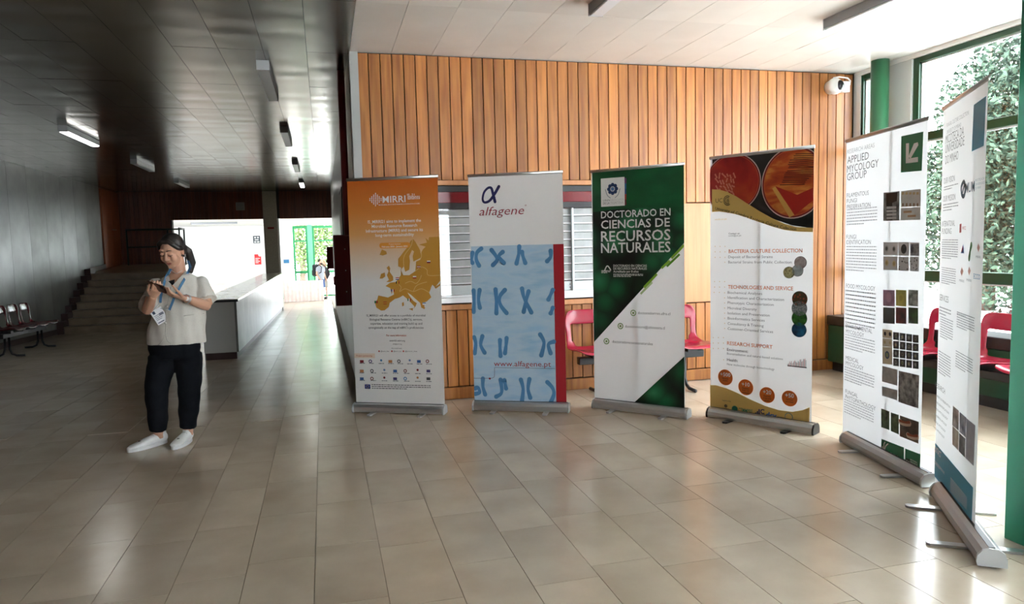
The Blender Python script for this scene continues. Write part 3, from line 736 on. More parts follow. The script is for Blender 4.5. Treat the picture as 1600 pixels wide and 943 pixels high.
        base = MB().prism(prof, 'x', -W/2+.012, W/2-.012).build('base_case', basemat, s.root)
        for sgn in (-1, 1):
            a, b = (-W/2, -W/2+.013) if sgn < 0 else (W/2-.013, W/2)
            MB().prism([(y*1.12, max(.0, z*1.06-.006)) for y, z in prof], 'x', a, b).build('end_cap', capmat, base)
        MB().box((-W/2+.013, -.012, .084), (W/2-.013, .012, .09)).build('slot', BLACK, base)
        for x in (-.27*W, .27*W): MB().prism([(-.02, .0), (.02, .0), (.02, .012), (-.02, .012)] if False else [(x-.022, -feet[0]), (x-.012, -feet[0]-.012), (x+.012, -feet[0]-.012), (x+.022, -feet[0]), (x+.022, feet[1]), (x-.022, feet[1])], 'z', .001, .012).build('foot', footmat, s.root)
        MB().tube([(u0-m-.004, 0, v1+.006), (u1-m+.004, 0, v1+.006)], [(.013, .009)]*2, 10, ref=(0, 0, 1)).build('top_rail', railmat, s.root)
        MB().tube([(0, .03, .08), (0, .02, v1)], .009, 8).build('support_pole', STEEL, s.root)
        for (name, col, cid), g in s.parts.items():
            key = 'print %s' % (col if isinstance(col, str) else '%.3f %.3f %.3f' % col)
            mm = MATS[col] if isinstance(col, str) else mat(key, col, .5)
            o = g.build(name, mm, s.root)
            if cid == 0: stuff(o)
def ramp_mat(name, stops, axis='Z', rough=.5):
    """printed colour gradient up the sheet (object space)"""
    m = mat(name, (.8, .8, .8), rough); b = m.node_tree.nodes['Principled BSDF']
    tc = nd(m, 'ShaderNodeTexCoord'); sp = nd(m, 'ShaderNodeSeparateXYZ'); mr = nd(m, 'ShaderNodeMapRange'); rp = nd(m, 'ShaderNodeValToRGB')
    mr.inputs[1].default_value = stops[0][0]; mr.inputs[2].default_value = stops[-1][0]
    lk(m, tc.outputs['Object'], sp.inputs[0]); lk(m, sp.outputs['XYZ'.index(axis)], mr.inputs[0]); lk(m, mr.outputs[0], rp.inputs[0]); lk(m, rp.outputs[0], b.inputs['Base Color'])
    el = rp.color_ramp.elements; rng = stops[-1][0]-stops[0][0]
    while len(el) < len(stops): el.new(.5)
    for e, (p, c_) in zip(el, stops): e.position = (p-stops[0][0])/rng; e.color = (*c_, 1)
    return m
def image_mat(name, cols, scale, kind='noise', dist=0.0, rough=.5, stretch=(1, 1, 1), detail=4):
    """printed picture: mottled procedural pattern in object space"""
    if name in MATS: return name
    m = mat(name, cols[0], rough); b = m.node_tree.nodes['Principled BSDF']
    tc = nd(m, 'ShaderNodeTexCoord'); mp = nd(m, 'ShaderNodeMapping'); mp.inputs['Scale'].default_value = stretch; rp = nd(m, 'ShaderNodeValToRGB')
    lk(m, tc.outputs['Object'], mp.inputs[0])
    if kind == 'noise':
        t = nd(m, 'ShaderNodeTexNoise'); t.inputs['Scale'].default_value = scale; t.inputs['Detail'].default_value = detail; t.inputs['Distortion'].default_value = dist; o = t.outputs['Fac']
    else:
        t = nd(m, 'ShaderNodeTexVoronoi'); t.inputs['Scale'].default_value = scale; o = t.outputs['Distance']
        if kind == 'smooth': t.feature = 'SMOOTH_F1'
    lk(m, mp.outputs[0], t.inputs['Vector']); lk(m, o, rp.inputs[0]); lk(m, rp.outputs[0], b.inputs['Base Color'])
    el = rp.color_ramp.elements
    while len(el) < len(cols): el.new(.5)
    lo, hi = (.3, .7) if kind == 'noise' else (.0, .8)
    for i, (e, c_) in enumerate(zip(el, cols)): e.position = lo+(hi-lo)*i/(len(cols)-1); e.color = (*c_, 1)
    return name
def film(m):
    """banner film lets some daylight through"""
    nt = m.node_tree; b_ = nt.nodes['Principled BSDF']; out = [n for n in nt.nodes if n.type == 'OUTPUT_MATERIAL'][0]
    tl = nt.nodes.new('ShaderNodeBsdfTranslucent'); mx = nt.nodes.new('ShaderNodeMixShader'); mx.inputs[0].default_value = .2
    src = b_.inputs['Base Color'].links
    if src: nt.links.new(src[0].from_socket, tl.inputs[0])
    else: tl.inputs[0].default_value = b_.inputs['Base Color'].default_value
    nt.links.new(b_.outputs[0], mx.inputs[1]); nt.links.new(tl.outputs[0], mx.inputs[2]); nt.links.new(mx.outputs[0], out.inputs[0]); return m
SHEET = film(mat('white banner film', (.80, .81, .82), .5))
WT = (.86, .86, .86); DK = srgb(60, 62, 66)

# --- 1: orange banner with map
b = Banner('roll-up banner with orange top and ochre map of Europe, leftmost of the six', ((551, 645), (694, 649)), ((547, 281), (688, 277), (552, 632), (691, 636)))
OR1, OR2 = srgb(206, 110, 44), srgb(226, 170, 104)
v = lambda y: b.uv(620, y)[1]
sheet1 = film(ramp_mat('orange to white film', [(v(440), (.78, .78, .77)), (v(405), srgb(226, 206, 184)), (v(365), srgb(222, 164, 100)), (v(330), srgb(214, 134, 62)), (v(278), srgb(200, 98, 34))]))
for i in range(7):
    hgt = [2, 4, 6, 8, 6, 4, 2][i]
    for k in range(hgt):
        x = 577.5+i*2.9; y = 311.5+(k-(hgt-1)/2)*2.7; b.rect('logo_mark', WT, x, y-.8-(k % 2)*.3, x+1.5, y+.9, 2)
b.text('headline', WT, 'MIRRI', 598, 316, 634, None, 10, .012)
b.text('lettering', WT, 'IS_21', 636.5, 305.5, 648, None, 3, .01)
for i in range(3): b.para('small_print', WT, b.uv(637, 308)[0], b.uv(656, 308)[0], v(307.3+i*1.8), v(308.4+i*1.8), 1, .9, i, 2, 1)
b.text('lettering', WT, 'MICROBIAL RESOURCE RESEARCH INFRASTRUCTURE', 592, 320, 656, 319.5, 1.7, .005)
for t, x0, x1, y in (('IS_MIRRI21 aims to implement the', 575, 658, 348), ('Microbial Resource Research', 581, 652, 355.2), ('Infrastructure (MIRRI) and secure its', 572, 661, 362.4), ('long-term sustainability', 587, 647, 369.4)): b.text('lettering', WT, t, x0, y, x1, y-1, 4.6, .014)
a = b.uv(593, 388); c_ = b.uv(641, 378); r_ = (c_[1]-a[1])/2
b.rectuv('date_pill', srgb(226, 150, 54), a[0]+r_, a[1], c_[0]-r_, c_[1], 2)
for uu in (a[0]+r_, c_[0]-r_): b.discuv('date_pill', srgb(226, 150, 54), uu, a[1]+r_, r_, 2)
b.text('lettering', WT, 'Project duration', 608, 381.8, 626, None, 1.8); b.text('lettering', WT, 'February 2020 - January 2023', 597, 386, 637, None, 2.4, .012)
MAPC = srgb(196, 142, 56)
z5 = lambda P: [(540+x/4.717, 260+y/4.717) for x, y in P]
z6 = lambda P: [(540+x/4.289, 450+y/4.289) for x, y in P]
main = z5([(698, 516), (615, 520), (612, 545), (588, 525), (600, 560), (540, 575), (590, 590), (570, 610), (555, 640), (560, 680), (520, 700), (515, 770), (470, 800), (425, 800), (408, 760), (430, 735), (440, 775), (470, 760), (475, 700), (470, 660), (490, 615), (505, 625), (495, 660), (500, 700), (545, 690), (560, 670), (545, 600), (520, 560), (500, 535), (478, 548), (460, 590), (430, 625), (412, 650), (388, 680), (388, 735), (412, 745), (408, 800), (372, 850), (330, 855), (295, 880), (330, 895), (340, 943)])+z6([(318, 10), (325, 42), (285, 62), (220, 48), (213, 75), (198, 100), (207, 130), (240, 150), (262, 148), (290, 125), (296, 98), (330, 72), (362, 62), (385, 48), (412, 70), (440, 98), (462, 122), (455, 138), (470, 120), (478, 100), (455, 85), (428, 50), (415, 28), (440, 45), (470, 72), (500, 98), (508, 130), (530, 140), (528, 112), (520, 98), (545, 88), (575, 60), (560, 30), (575, -5)])+z5([(625, 900), (640, 870), (660, 890), (698, 840)])
b.poly('map', MAPC, main, 1)
for P in (z5([(252, 650), (268, 610), (300, 625), (305, 645), (275, 655)]), z5([(300, 850), (320, 835), (305, 800), (318, 770), (303, 745), (320, 730), (330, 750), (325, 775), (350, 810), (352, 838), (330, 850)]), z5([(252, 825), (262, 790), (290, 780), (292, 810), (272, 825)]), z6([(380, 122), (378, 98), (390, 92), (392, 115)]), z6([(424, 138), (452, 132), (450, 150)]), z6([(513, 122), (535, 130), (525, 140)]), z5([(655, 890), (698, 862), (698, 876), (665, 900)])): b.poly('map', MAPC, P, 1)
BL_ = srgb(222, 190, 130)
for P in ([(430, 735), (432, 660), (480, 590), (495, 540)], [(520, 560), (560, 640), (548, 690)], [(515, 770), (560, 740), (600, 760), (610, 800), (698, 800)], [(440, 860), (480, 845), (520, 860), (545, 835), (560, 800)], [(395, 870), (410, 890), (400, 920), (440, 900), (500, 920), (560, 900), (620, 930)], [(500, 920), (520, 880), (560, 860), (600, 850)]): b.stroke('border_line', BL_, z5(P), .004, 2, False)
def flag(x, y, cols, vert=True):
    w, h = 5.4, 3.8
    for i, c2 in enumerate(cols):
        k = len(cols)
        if vert: b.rect('flag', c2, x-w/2+w*i/k, y-h/2, x-w/2+w*(i+1)/k, y+h/2, 3)
        else: b.rect('flag', c2, x-w/2, y-h/2+h*i/k, x+w/2, y-h/2+h*(i+1)/k, 3)
RD, BU, YE, GR, KK = srgb(170, 36, 40), srgb(36, 50, 120), srgb(220, 180, 50), srgb(30, 110, 60), (.02, .02, .02)
flag(670, 409, (WT, BU, RD), False); flag(654.5, 416.5, (RD, WT, RD), False); flag(648, 432.8, (WT, RD), False); flag(621, 435, (RD, WT, BU), False); flag(621.5, 441, (KK, YE, RD)); flag(614, 453.5, (BU, WT, RD)); flag(588, 471.5, (GR, RD)); flag(602, 473, (RD, YE, RD), False); flag(639.5, 468, (GR, WT, RD)); flag(663, 474, (srgb(120, 150, 200), WT), False)
for t, x0, x1, y in (('IS_MIRRI21 will offer access to a portfolio of microbial', 573, 665, 494), ("Biological Resource Centres (mBRC's), services,", 578, 660, 500.3), ('expertise, education and training build up and', 579, 660, 506.6), ("synergistically on the top of mBRC's proficiencies", 576, 662, 513)): b.text('lettering', DK, t, x0, y, x1, y, 3.2, .008)
b.text('lettering', srgb(190, 70, 40), 'For more information', 604, 525, 635, None, 2.8, .012)
b.text('lettering', DK, 'ismirri21.mirri.org', 609, 533, 633, None, 2.5, .008); b.text('lettering', DK, 'info@mirri.org', 614, 538, 628, None, 2); b.text('lettering', DK, 'Our social media', 612, 544.5, 628, None, 1.8)
for x0, x1 in ((595, 608), (615, 627), (633, 652)):
    b.disc('icon', srgb(190, 80, 70), x0-2.5, 548.3, 1.3, 2); b.text('lettering', DK, '@mirri_live', x0, 549.2, x1, None, 1.8)
b.rect('partner_strip', srgb(226, 208, 190), 552, 551.5, 586, 559, 1); b.text('lettering', srgb(190, 90, 50), 'Project partnership', 557, 556.5, 582, None, 2.4, .008)
rr = random.Random(5)
lcs = [srgb(120, 20, 30), srgb(60, 50, 110), srgb(60, 130, 180), srgb(190, 130, 80), DK, srgb(110, 140, 180), srgb(50, 90, 150), srgb(120, 60, 50)]
for row, (y, n) in enumerate(((564.5, 8), (579.5, 7), (591.5, 7))):
    for i in range(n):
        x = 566+i*(104/(n-1)); cc_ = lcs[(i+row*3) % 8]
        if i % 3 == 0: b.rect('partner_logo', cc_, x-3.5, y-2.4, x+2.5, y+2, 2)
        elif i % 3 == 1: b.disc('partner_logo', cc_, x-2, y-.5, 2.8, 2, 16); b.disc('partner_logo', (.78, .78, .78), x-2, y-.5, 1.5, 3, 12)
        else: b.disc('partner_logo', cc_, x, y-2, 1.8, 2, 14)
        u_ = b.uv(x-4, y)[0]; b.para('small_print', srgb(130, 134, 140), u_, u_+.05, v(y+2.6), v(y+4.4), 1, .7, i+row, 2, 1)
b.rect('flag', BU, 570, 600, 579, 607, 2)
uE, vE = b.uv(574.5, 603.5)
for k in range(12): b.discuv('flag', YE, uE+.012*math.cos(k*math.pi/6), vE+.012*math.sin(k*math.pi/6), .0022, 3, 6)
b.para('small_print', DK, b.uv(581, 603)[0], b.uv(673, 603)[0], v(600.5), v(609), 3, .4, 3)
b.finish(sheet1, (.13, .03))

# --- 2: chromosome banner
b = Banner('roll-up banner with pale blue chromosome print and dark red side strip', ((738, 642), (889, 646)), ((733, 277), (878, 268), (740, 630), (886, 636)))
z7 = lambda P: [(710+x/2.327, 255+y/2.328) for x, y in P]
SKY = image_mat('pale blue print', [srgb(150, 188, 218), srgb(182, 204, 222), srgb(160, 196, 224)], 3.0, stretch=(1, 1, 4))
b.poly('blue_field', SKY, z7([(61, 302), (359, 294), (371, 888), (72, 880)]), 1)
b.poly('red_strip', srgb(168, 24, 40), z7([(359, 294), (398, 293), (411, 889), (371, 888)]), 1)
CH = srgb(80, 136, 186)
for P in ([(66, 325), (62, 350), (66, 362)], [(98, 310), (82, 325), (80, 350), (90, 372)], [(135, 315), (150, 335), (155, 352), (140, 370)], [(176, 322), (162, 338), (180, 362)], [(236, 302), (234, 330), (226, 364)], [(246, 322), (250, 340), (258, 362)], [(350, 318), (350, 340), (337, 356)],
          [(70, 462), (72, 500), (70, 540)], [(92, 460), (88, 495), (93, 525)], [(150, 458), (153, 500), (153, 545)], [(184, 460), (165, 485), (168, 515), (190, 544)], [(246, 455), (254, 490), (280, 542)], [(270, 465), (262, 495), (252, 540)], [(358, 460), (342, 495)], [(358, 525), (350, 545)],
          [(72, 632), (78, 655), (74, 690)], [(102, 628), (96, 660), (110, 688)], [(166, 642), (166, 670), (168, 700)], [(190, 635), (188, 662), (184, 690)], [(312, 622), (326, 652), (316, 698)], [(362, 648), (342, 658), (350, 690)],
          [(76, 838), (92, 832), (86, 815), (76, 818)], [(104, 782), (104, 812), (112, 840)], [(152, 848), (172, 832), (168, 786)], [(182, 788), (188, 818)], [(242, 786), (250, 820), (246, 864)], [(273, 784), (268, 820), (276, 852)], [(338, 795), (356, 815), (362, 838), (350, 870)]):
    b.stroke('chromosome', CH, z7(P), .034, 2)
NV = srgb(30, 32, 92)
b.stroke('logo_mark', NV, z7([(162, 84), (146, 112), (128, 136), (110, 142), (103, 130), (108, 106), (122, 90), (134, 90), (140, 108), (148, 140)]), .022, 2)
MR = srgb(140, 22, 48)
b.text('headline', MR, 'alfagene', 749, 337.5, 819, 333.5, 13, -.004, .25); b.text('lettering', MR, '®', 820, 322, 823, None, 2.5)
b.text('lettering', srgb(160, 40, 56), 'www.alfagene.pt', 772, 572, 861, 572, 8)
b.stroke('thin_line', srgb(90, 60, 90), z7([(70, 781), (128, 781)]), .003, 2, False); b.stroke('thin_line', srgb(90, 60, 90), z7([(130, 781), (143, 778), (146, 768), (146, 742)]), .003, 2, False); b.stroke('thin_line', srgb(90, 60, 90), z7([(146, 742), (366, 746)]), .003, 2, False)
b.disc('dot', MR, 710+129/2.327, 255+782/2.328, 1.6, 3)
b.finish(SHEET, (.13, .03))

# --- 3: green banner
b = Banner('roll-up banner with dark green plant picture and big white capitals', ((925, 638), (1074, 656)), ((924, 270), (1069, 256), (929, 627), (1070, 643)))
z8 = lambda P: [(910+x/2.195, 240+y/2.193) for x, y in P]
PLANT = image_mat('green cushion plant picture', [srgb(48, 134, 88), srgb(32, 104, 64), srgb(12, 50, 30), srgb(2, 10, 6)], 4.6, 'voro')
HILL = image_mat('green hillside picture', [srgb(14, 70, 40), srgb(24, 100, 58)], 3, stretch=(1, 1, 2))
b.poly('plant_picture', PLANT, z8([(34, 66), (350, 38), (350, 305), (40, 645)]), 1)
b.poly('hill_picture', HILL, z8([(34, 66), (350, 38), (350, 205), (230, 185), (120, 190), (36, 200)]), 2)
b.poly('plant_picture', PLANT, z8([(350, 694), (350, 890), (172, 869)]), 1)
LG, LG2 = srgb(130, 180, 50), srgb(190, 214, 160)
def dash(p, q, w, c2): b.stroke('green_dash', c2, z8([p, q]), w, 3, False)
dash((350, 312), (306, 358), .02, LG); dash((334, 344), (290, 386), .018, srgb(90, 150, 40)); dash((300, 366), (272, 392), .018, LG); dash((256, 412), (212, 458), .02, LG); dash((240, 440), (200, 480), .018, LG2)
b.rect('crest_panel', WT, 939, 279, 976.5, 321, 3)
for k, c2 in enumerate((srgb(120, 60, 130), srgb(50, 110, 180), srgb(40, 80, 160), srgb(190, 50, 50), srgb(120, 30, 50))): b.rect('crest_stripe', c2, 976.5, 278+k*8.4, 979, 278+(k+1)*8.4, 3)
uC, vC = b.uv(957.5, 295)
for k in range(8): b.discuv('crest', srgb(30, 60, 110), uC+.035*math.cos(k*math.pi/4), vC+.035*math.sin(k*math.pi/4), .016, 4, 12)
b.discuv('crest', srgb(90, 130, 180), uC, vC, .016, 5, 12)
for sx in (-1, 1): b.stroke('crest', srgb(150, 160, 170), [(uC+sx*.02, vC-.075), (uC+sx*.05, vC-.05), (uC+sx*.068, vC)], .006, 4, False, True)
b.text('lettering', DK, 'UNIVERSIDAD', 942.5, 314.5, 974, 312.8, 3); b.text('lettering', DK, 'DE LA FRONTERA', 942.5, 319.5, 974, 317.6, 3.6, .01)
for t, x1, y, y1, cap in (('DOCTORADO EN', 1048, 341, 336, 10.5), ('CIENCIAS DE', 1047, 357, 353.5, 12.5), ('RECURSOS', 1048, 377, 374.5, 15.5), ('NATURALES', 1048, 395, 393, 15)): b.text('headline', WT, t, 939.5, y, x1, y1, cap, .014, lay=4)
b.stroke('logo_mark', WT, z8([(76, 402), (86, 384), (98, 398)]), .010, 4, False); b.para('small_print', WT, b.uv(940, 422)[0], b.uv(955, 422)[0], b.uv(948, 422)[1], b.uv(948, 427)[1], 3, .6, 2, 4)
for t, x1, y in (('DOCTORADO EN CIENCIAS', 1011, 416.5), ('DE RECURSOS NATURALES', 1011, 421), ('Acreditado por 8 años', 998, 425.5)): b.text('lettering', WT, t, 958.7, y, x1, y, 3.4, .012, lay=4)
b.para('small_print', WT, b.uv(958.7, 428)[0], b.uv(1005, 428)[0], b.uv(960, 427.5)[1], b.uv(960, 433)[1], 3, .5, 4, 4)
for cx_, cy_, t, x0, x1, y in ((989.7, 488.5, 'doctoradorrnn.ufro.cl', 997, 1047.6, 491.2), (969.7, 509, 'doctoradocrn@ufrontera.cl', 977, 1039, 512.8), (947.8, 532.7, 'doctoradorecursosnaturales', 957, 1020, 537)):
    b.disc('icon', srgb(90, 140, 50), cx_, cy_, 4.8, 2); b.disc('icon', WT, cx_, cy_, 3.5, 3); b.disc('icon', srgb(110, 150, 70), cx_, cy_, 1.8, 4, 8)
    b.text('lettering', DK, t, x0, y-.8, x1, y+.8, 4.2)
b.finish(SHEET, (.13, .03))

# --- 4: bacteria collection banner
b = Banner('roll-up banner with two red culture dishes above a gold wave', ((1104, 652), (1272, 681)), ((1113, 248), (1273, 230), (1107, 640), (1267, 664)))
z9 = lambda P: [(1090+x/4.1, 220+y/4.1) for x, y in P]
za = lambda P: [(1090+x/3.77, 440+y/3.772) for x, y in P]
b.poly('dark_picture', (.012, .012, .013), z9([(95, 105), (752, 40), (748, 560), (600, 540), (400, 470), (250, 360), (95, 300)]), 1)
AG1 = image_mat('blood agar print', [srgb(130, 16, 20), srgb(170, 34, 28), srgb(196, 80, 40)], 4, dist=.6); AG2 = image_mat('streaked agar print', [srgb(150, 26, 20), srgb(200, 84, 34), srgb(232, 160, 76)], 3.5, dist=1.0, stretch=(1, 1, 3))
def dish(cx_, cy_, rx, ry, agar, lay):
    n = 56
    for k, (f_, c2) in enumerate(((1.0, srgb(214, 190, 190)), (.97, srgb(120, 16, 22)), (.93, srgb(200, 90, 60)), (.91, agar))):
        b.poly('culture_dish', c2, [(1090+(cx_+rx*f_*math.cos(2*math.pi*i/n))/4.1, 220+(cy_+ry*f_*math.sin(2*math.pi*i/n)-.1*rx*f_*math.cos(2*math.pi*i/n))/4.1) for i in range(n)], lay+k)
dish(225, 270, 182, 190, AG1, 2); dish(620, 265, 210, 232, AG2, 2)
rr = random.Random(3)
for k in range(26): b.stroke('colony', srgb(214, 130, 110), z9([(120+(k % 6)*22+rr.uniform(-8, 8), 215+(k//6)*34+rr.uniform(-8, 8)), (128+(k % 6)*22+rr.uniform(-10, 10), 232+(k//6)*34+rr.uniform(-10, 10))]), .012, 7)
for k in range(16):
    y = 85+k*13; b.stroke('streak', srgb(84, 18, 14), z9([(620-k*6+rr.uniform(-10, 10), y+rr.uniform(-4, 4)), (680, y-3), (744-max(0, k-10)*14, y+rr.uniform(-6, 4))]), .006, 7, False)
b.poly('agar_sector', srgb(176, 34, 26), z9([(500, 290), (625, 475), (742, 380), (742, 300), (640, 345)]), 6)
b.poly('agar_band', srgb(224, 170, 90), z9([(480, 305), (500, 292), (622, 474), (590, 490)]), 7)
GOLD = srgb(220, 186, 106)
top = [(95, 310), (140, 312), (190, 325), (250, 355), (320, 400), (400, 450), (480, 495), (560, 530), (640, 552), (748, 556)]; bot = [(748, 582), (640, 580), (560, 570), (480, 548), (400, 520), (320, 492), (250, 470), (190, 458), (140, 452), (95, 455)]
b.poly('gold_wave', GOLD, z9(top+bot), 8)
b.text('lettering', srgb(90, 76, 40), 'UC', *z9([(118, 397)])[0], *z9([(163, 393)])[0], 6.5, lay=10)
arc = lambda r, a0, a1: [(195+r*math.cos(t)*.8, 382+r*math.sin(t)) for t in [a0+(a1-a0)*i/8 for i in range(9)]]
for r in (30, 20): b.stroke('logo_mark', srgb(80, 70, 50), z9(arc(r, math.radians(50), math.radians(300))), .006, 10, False)
b.text('lettering', srgb(80, 70, 50), 'B', *z9([(190, 394)])[0], *z9([(206, 391)])[0], 5, lay=10)
s_ = 'University of Coimbra Bacteria Culture Collection'
cv = [(115, 440), (180, 452), (250, 470), (320, 493), (400, 520), (480, 545), (560, 565), (636, 574)]
cuv = [b.uv(*p) for p in z9(cv)]
def along(t):
    k = min(int(t*(len(cuv)-1)), len(cuv)-2); f_ = t*(len(cuv)-1)-k
    return (cuv[k][0]+(cuv[k+1][0]-cuv[k][0])*f_, cuv[k][1]+(cuv[k+1][1]-cuv[k][1])*f_, math.atan2(cuv[k+1][1]-cuv[k][1], cuv[k+1][0]-cuv[k][0]))
wid = [(text_geo(ch)[3]-text_geo(ch)[2] if ch != ' ' else .22)+.07 for ch in s_]; tot = sum(wid); acc = 0; LEN = cuv[-1][0]-cuv[0][0]
for ch, w_ in zip(s_, wid):
    if ch != ' ':
        u_, v_, an = along(acc/tot); b.textuv('curved_lettering', (.02, .02, .02), ch, u_, v_, LEN/tot*CAP*1.0, (w_-.07)*LEN/tot, .006, 0, 10, 'l', an)
    acc += w_
b.text('lettering', GOLD, 'uccb.uc.pt', *z9([(115, 508)])[0], *z9([(190, 503)])[0], 2.4, lay=10)
b.text('lettering', DK, 'Contact us:', *z9([(202, 598)])[0], *z9([(274, 597)])[0], 2.6, .012, lay=10); b.text('lettering', DK, 'uccb@uc.pt', *z9([(202, 611)])[0], *z9([(282, 610)])[0], 2.4, lay=10)
TR = srgb(206, 104, 50); G4 = srgb(84, 86, 92)
def L9(t, x0, x1, y, cap, c2, bold=0, y1=None): b.text('lettering', c2, t, *z9([(x0, y)])[0], *z9([(x1, y1 or y)])[0], cap, bold, lay=10)
def LA(t, x0, x1, y, cap, c2, bold=0, y1=None): b.text('lettering', c2, t, *za([(x0, y)])[0], *za([(x1, y1 or y)])[0], cap, bold, lay=10)
L9('BACTERIA CULTURE COLLECTION', 202, 674, 717, 5.4, TR, .012, 714); L9('Deposit of Bacterial Strains', 200, 484, 750, 4, G4); L9('Bacterial Strains from Public Collection', 200, 605, 784, 4, G4)
LA('TECHNOLOGIES AND SERVICE', 182, 566, 42, 5.4, TR, .012, 47)
for t, x1, y, y1 in (('Biochemical Analyses', 383, 70, 76), ('Identification and Characterization', 512, 101, 110), ('Phenotypic Characterization', 451, 132, 139), ('Microbial Diversity', 351, 162, 168), ('Isolation and Preservation', 427, 193, 202), ('Bioinformatics Services', 398, 223, 232), ('Consultancy & Training', 391, 254, 264), ('Customer-Oriented Services', 447, 284, 299)): LA(t, 180, x1, y, 4, G4, 0, y1)
LA('RESEARCH SUPPORT', 177, 444, 374, 5.4, TR, .012, 390); LA('Environment:', 176, 300, 408, 4.2, DK, .014, 415); LA('Bioremediation and natural-based solutions', 176, 505, 430, 3.4, G4, 0, 457); LA('Health:', 176, 240, 466, 4.2, DK, .014, 471); LA('New molecules through biotechnology', 176, 455, 492, 3.4, G4, 0, 518)
DOT = srgb(206, 170, 110)
for k, z_, P in ((0, z9, [(115+32*i, 675+35*j) for i in range(3) for j in range(3)]+[(178, 776)]), (1, z9, [(112+32*i, 900+35*j) for i in range(3) for j in range(2)]), (2, za, [(162, 64+30*j) for j in range(8)]+[(100+31*i, 62) for i in range(2)]), (3, za, [(95+30*i, 328+32*j) for i in range(3) for j in range(3)]+[(156, 458)])):
    for p in z_(P): b.disc('dot', DOT, *p, .75, 9, 8)
def pic(z_, x, y, r, cols, kind='v', sc=60):
    nm = image_mat('round picture %d %d' % (x, y), cols, sc, 'noise' if kind == 'n' else 'voro'); p = z_([(x, y)])[0]
    b.disc('round_picture', srgb(120, 120, 120), *p, r/3.9+.5, 9); b.disc('round_picture', nm, *p, r/3.9, 10)
pic(z9, 662, 778, 36, [srgb(200, 190, 190), srgb(170, 150, 150)], 'n', 40); pic(z9, 588, 842, 34, [srgb(120, 110, 70), srgb(206, 200, 150)]); pic(z9, 643, 830, 34, [srgb(190, 200, 205), srgb(150, 165, 175)], 'n', 30)
pic(za, 602, 156, 46, [srgb(200, 205, 210), srgb(110, 120, 130)], 'v', 90); pic(za, 604, 100, 46, [srgb(200, 90, 50), srgb(90, 60, 40), srgb(60, 70, 40)], 'v', 45); pic(za, 600, 282, 44, [srgb(30, 120, 170), srgb(20, 40, 70)], 'n', 20); pic(za, 602, 215, 46, [srgb(20, 60, 20), srgb(70, 150, 60)], 'n', 30)
for i in range(22):
    h_ = rr.uniform(8, 30)+i; x_ = 534+i*5; p = za([(x_, 497+i*.3), (x_+2.4, 497-h_)]); b.rect('chart_bar', srgb(190, 120, 120) if i % 3 else srgb(120, 124, 130), p[0][0], p[1][1], p[1][0], p[0][1], 9)
p = za([(532, 496), (645, 502)]); b.rect('chart_axis', DK, p[0][0], p[0][1], p[1][0], p[1][1], 9)
for x_, y_, t, ls in ((166, 562, '+500', ('Bacteria', 'strains')), (286, 620, '+10', ('Requests', 'from our', 'catalogue')), (412, 666, '+20', ('Deposits', 'of bacteria', 'strains')), (544, 686, '+50', ('Services', 'provided'))):
    p = za([(x_, y_)])[0]; b.disc('orange_disc', srgb(224, 110, 30), *p, 12.3, 9, 36)
    u_, v_ = b.uv(*p); b.textuv('lettering', WT, t, u_, v_+.008, .030, None, .02, 0, 10, 'c')
    for k, l in enumerate(ls): b.textuv('lettering', srgb(60, 30, 16), l, u_, v_-.014-k*.017, .011, None, .012, 0, 10, 'c')
b.poly('gold_wave', GOLD, za([(66, 606), (110, 608), (170, 625), (240, 655), (320, 695), (400, 730), (480, 755), (560, 765), (620, 755), (662, 738), (660, 850), (64, 762)]), 8)
LA('Supported by:', 148, 200, 702, 2, DK, 0, 704)
p = za([(169, 730)])[0]; b.disc('sponsor_logo', srgb(90, 74, 40), *p, 2.6, 10); LA('UNIVERSIDADE', 143, 193, 750, 1.6, DK); LA('D COIMBRA', 143, 193, 758, 1.6, DK, 0, 762)
p = za([(222, 748)])[0]; b.disc('sponsor_logo', srgb(20, 120, 100), *p, 5, 10); LA('CEMMPRE', 244, 326, 766, 6, srgb(30, 130, 110), .01, 772)
for k, (x_, h_) in enumerate(((342, 10), (352, 18), (362, 30))): q = za([(x_, 778), (x_+7, 778-h_)]); b.rect('sponsor_logo', BU, q[0][0], q[1][1], q[1][0], q[0][1], 10)
LA('C', 372, 396, 776, 7, BU, .03); LA('BUSINESS', 337, 397, 786, 2.2, BU, .012, 792)
LA('dcv', 407, 468, 796, 7.5, srgb(40, 100, 190), .03, 800); LA('.uc', 468, 503, 800, 4, srgb(80, 120, 160), 0, 803)
p = za([(540, 794)])[0]; b.disc('sponsor_logo', srgb(50, 140, 160), *p, 6.3, 10, 32); b.disc('sponsor_logo', GOLD, *p, 5.4, 11, 32); LA('ciBB', 526, 554, 798, 2.2, srgb(50, 140, 160))
b.finish(SHEET, (.12, .03), footmat=BLACK, capmat=BLACK)

# --- 5: mycology banner
b = Banner('roll-up banner of research areas with green arrow square and photo column', ((1314, 692), (1443, 763)), ((1321, 220), (1447, 190), (1318, 683), (1441, 748)))
b.left = True
zb = lambda P: [(1290+x/3.144, 180+y/3.143) for x, y in P]
zc = lambda P: [(1290+x/2.944, 470+y/2.947) for x, y in P]
GQ = srgb(40, 130, 92)
b.poly('arrow_square', GQ, zb([(373, 103), (482, 80), (474, 272), (371, 281)]), 1)
for P in ([(397, 138), (412, 136), (411, 212), (456, 204), (456, 229), (396, 236)], [(436, 138), (455, 132), (458, 146), (420, 212), (408, 205)]): b.poly('arrow', WT, zb(P), 2)
def LB(t, x0, y0, x1, y1, cap, c2=DK, bold=-.006, z_=zb): b.text('lettering', c2, t, *z_([(x0, y0)])[0], *z_([(x1, y1)])[0], cap, bold)
LB('RESEARCH AREAS', 109, 190, 242, 162, 6.5, srgb(130, 132, 136), -.012)
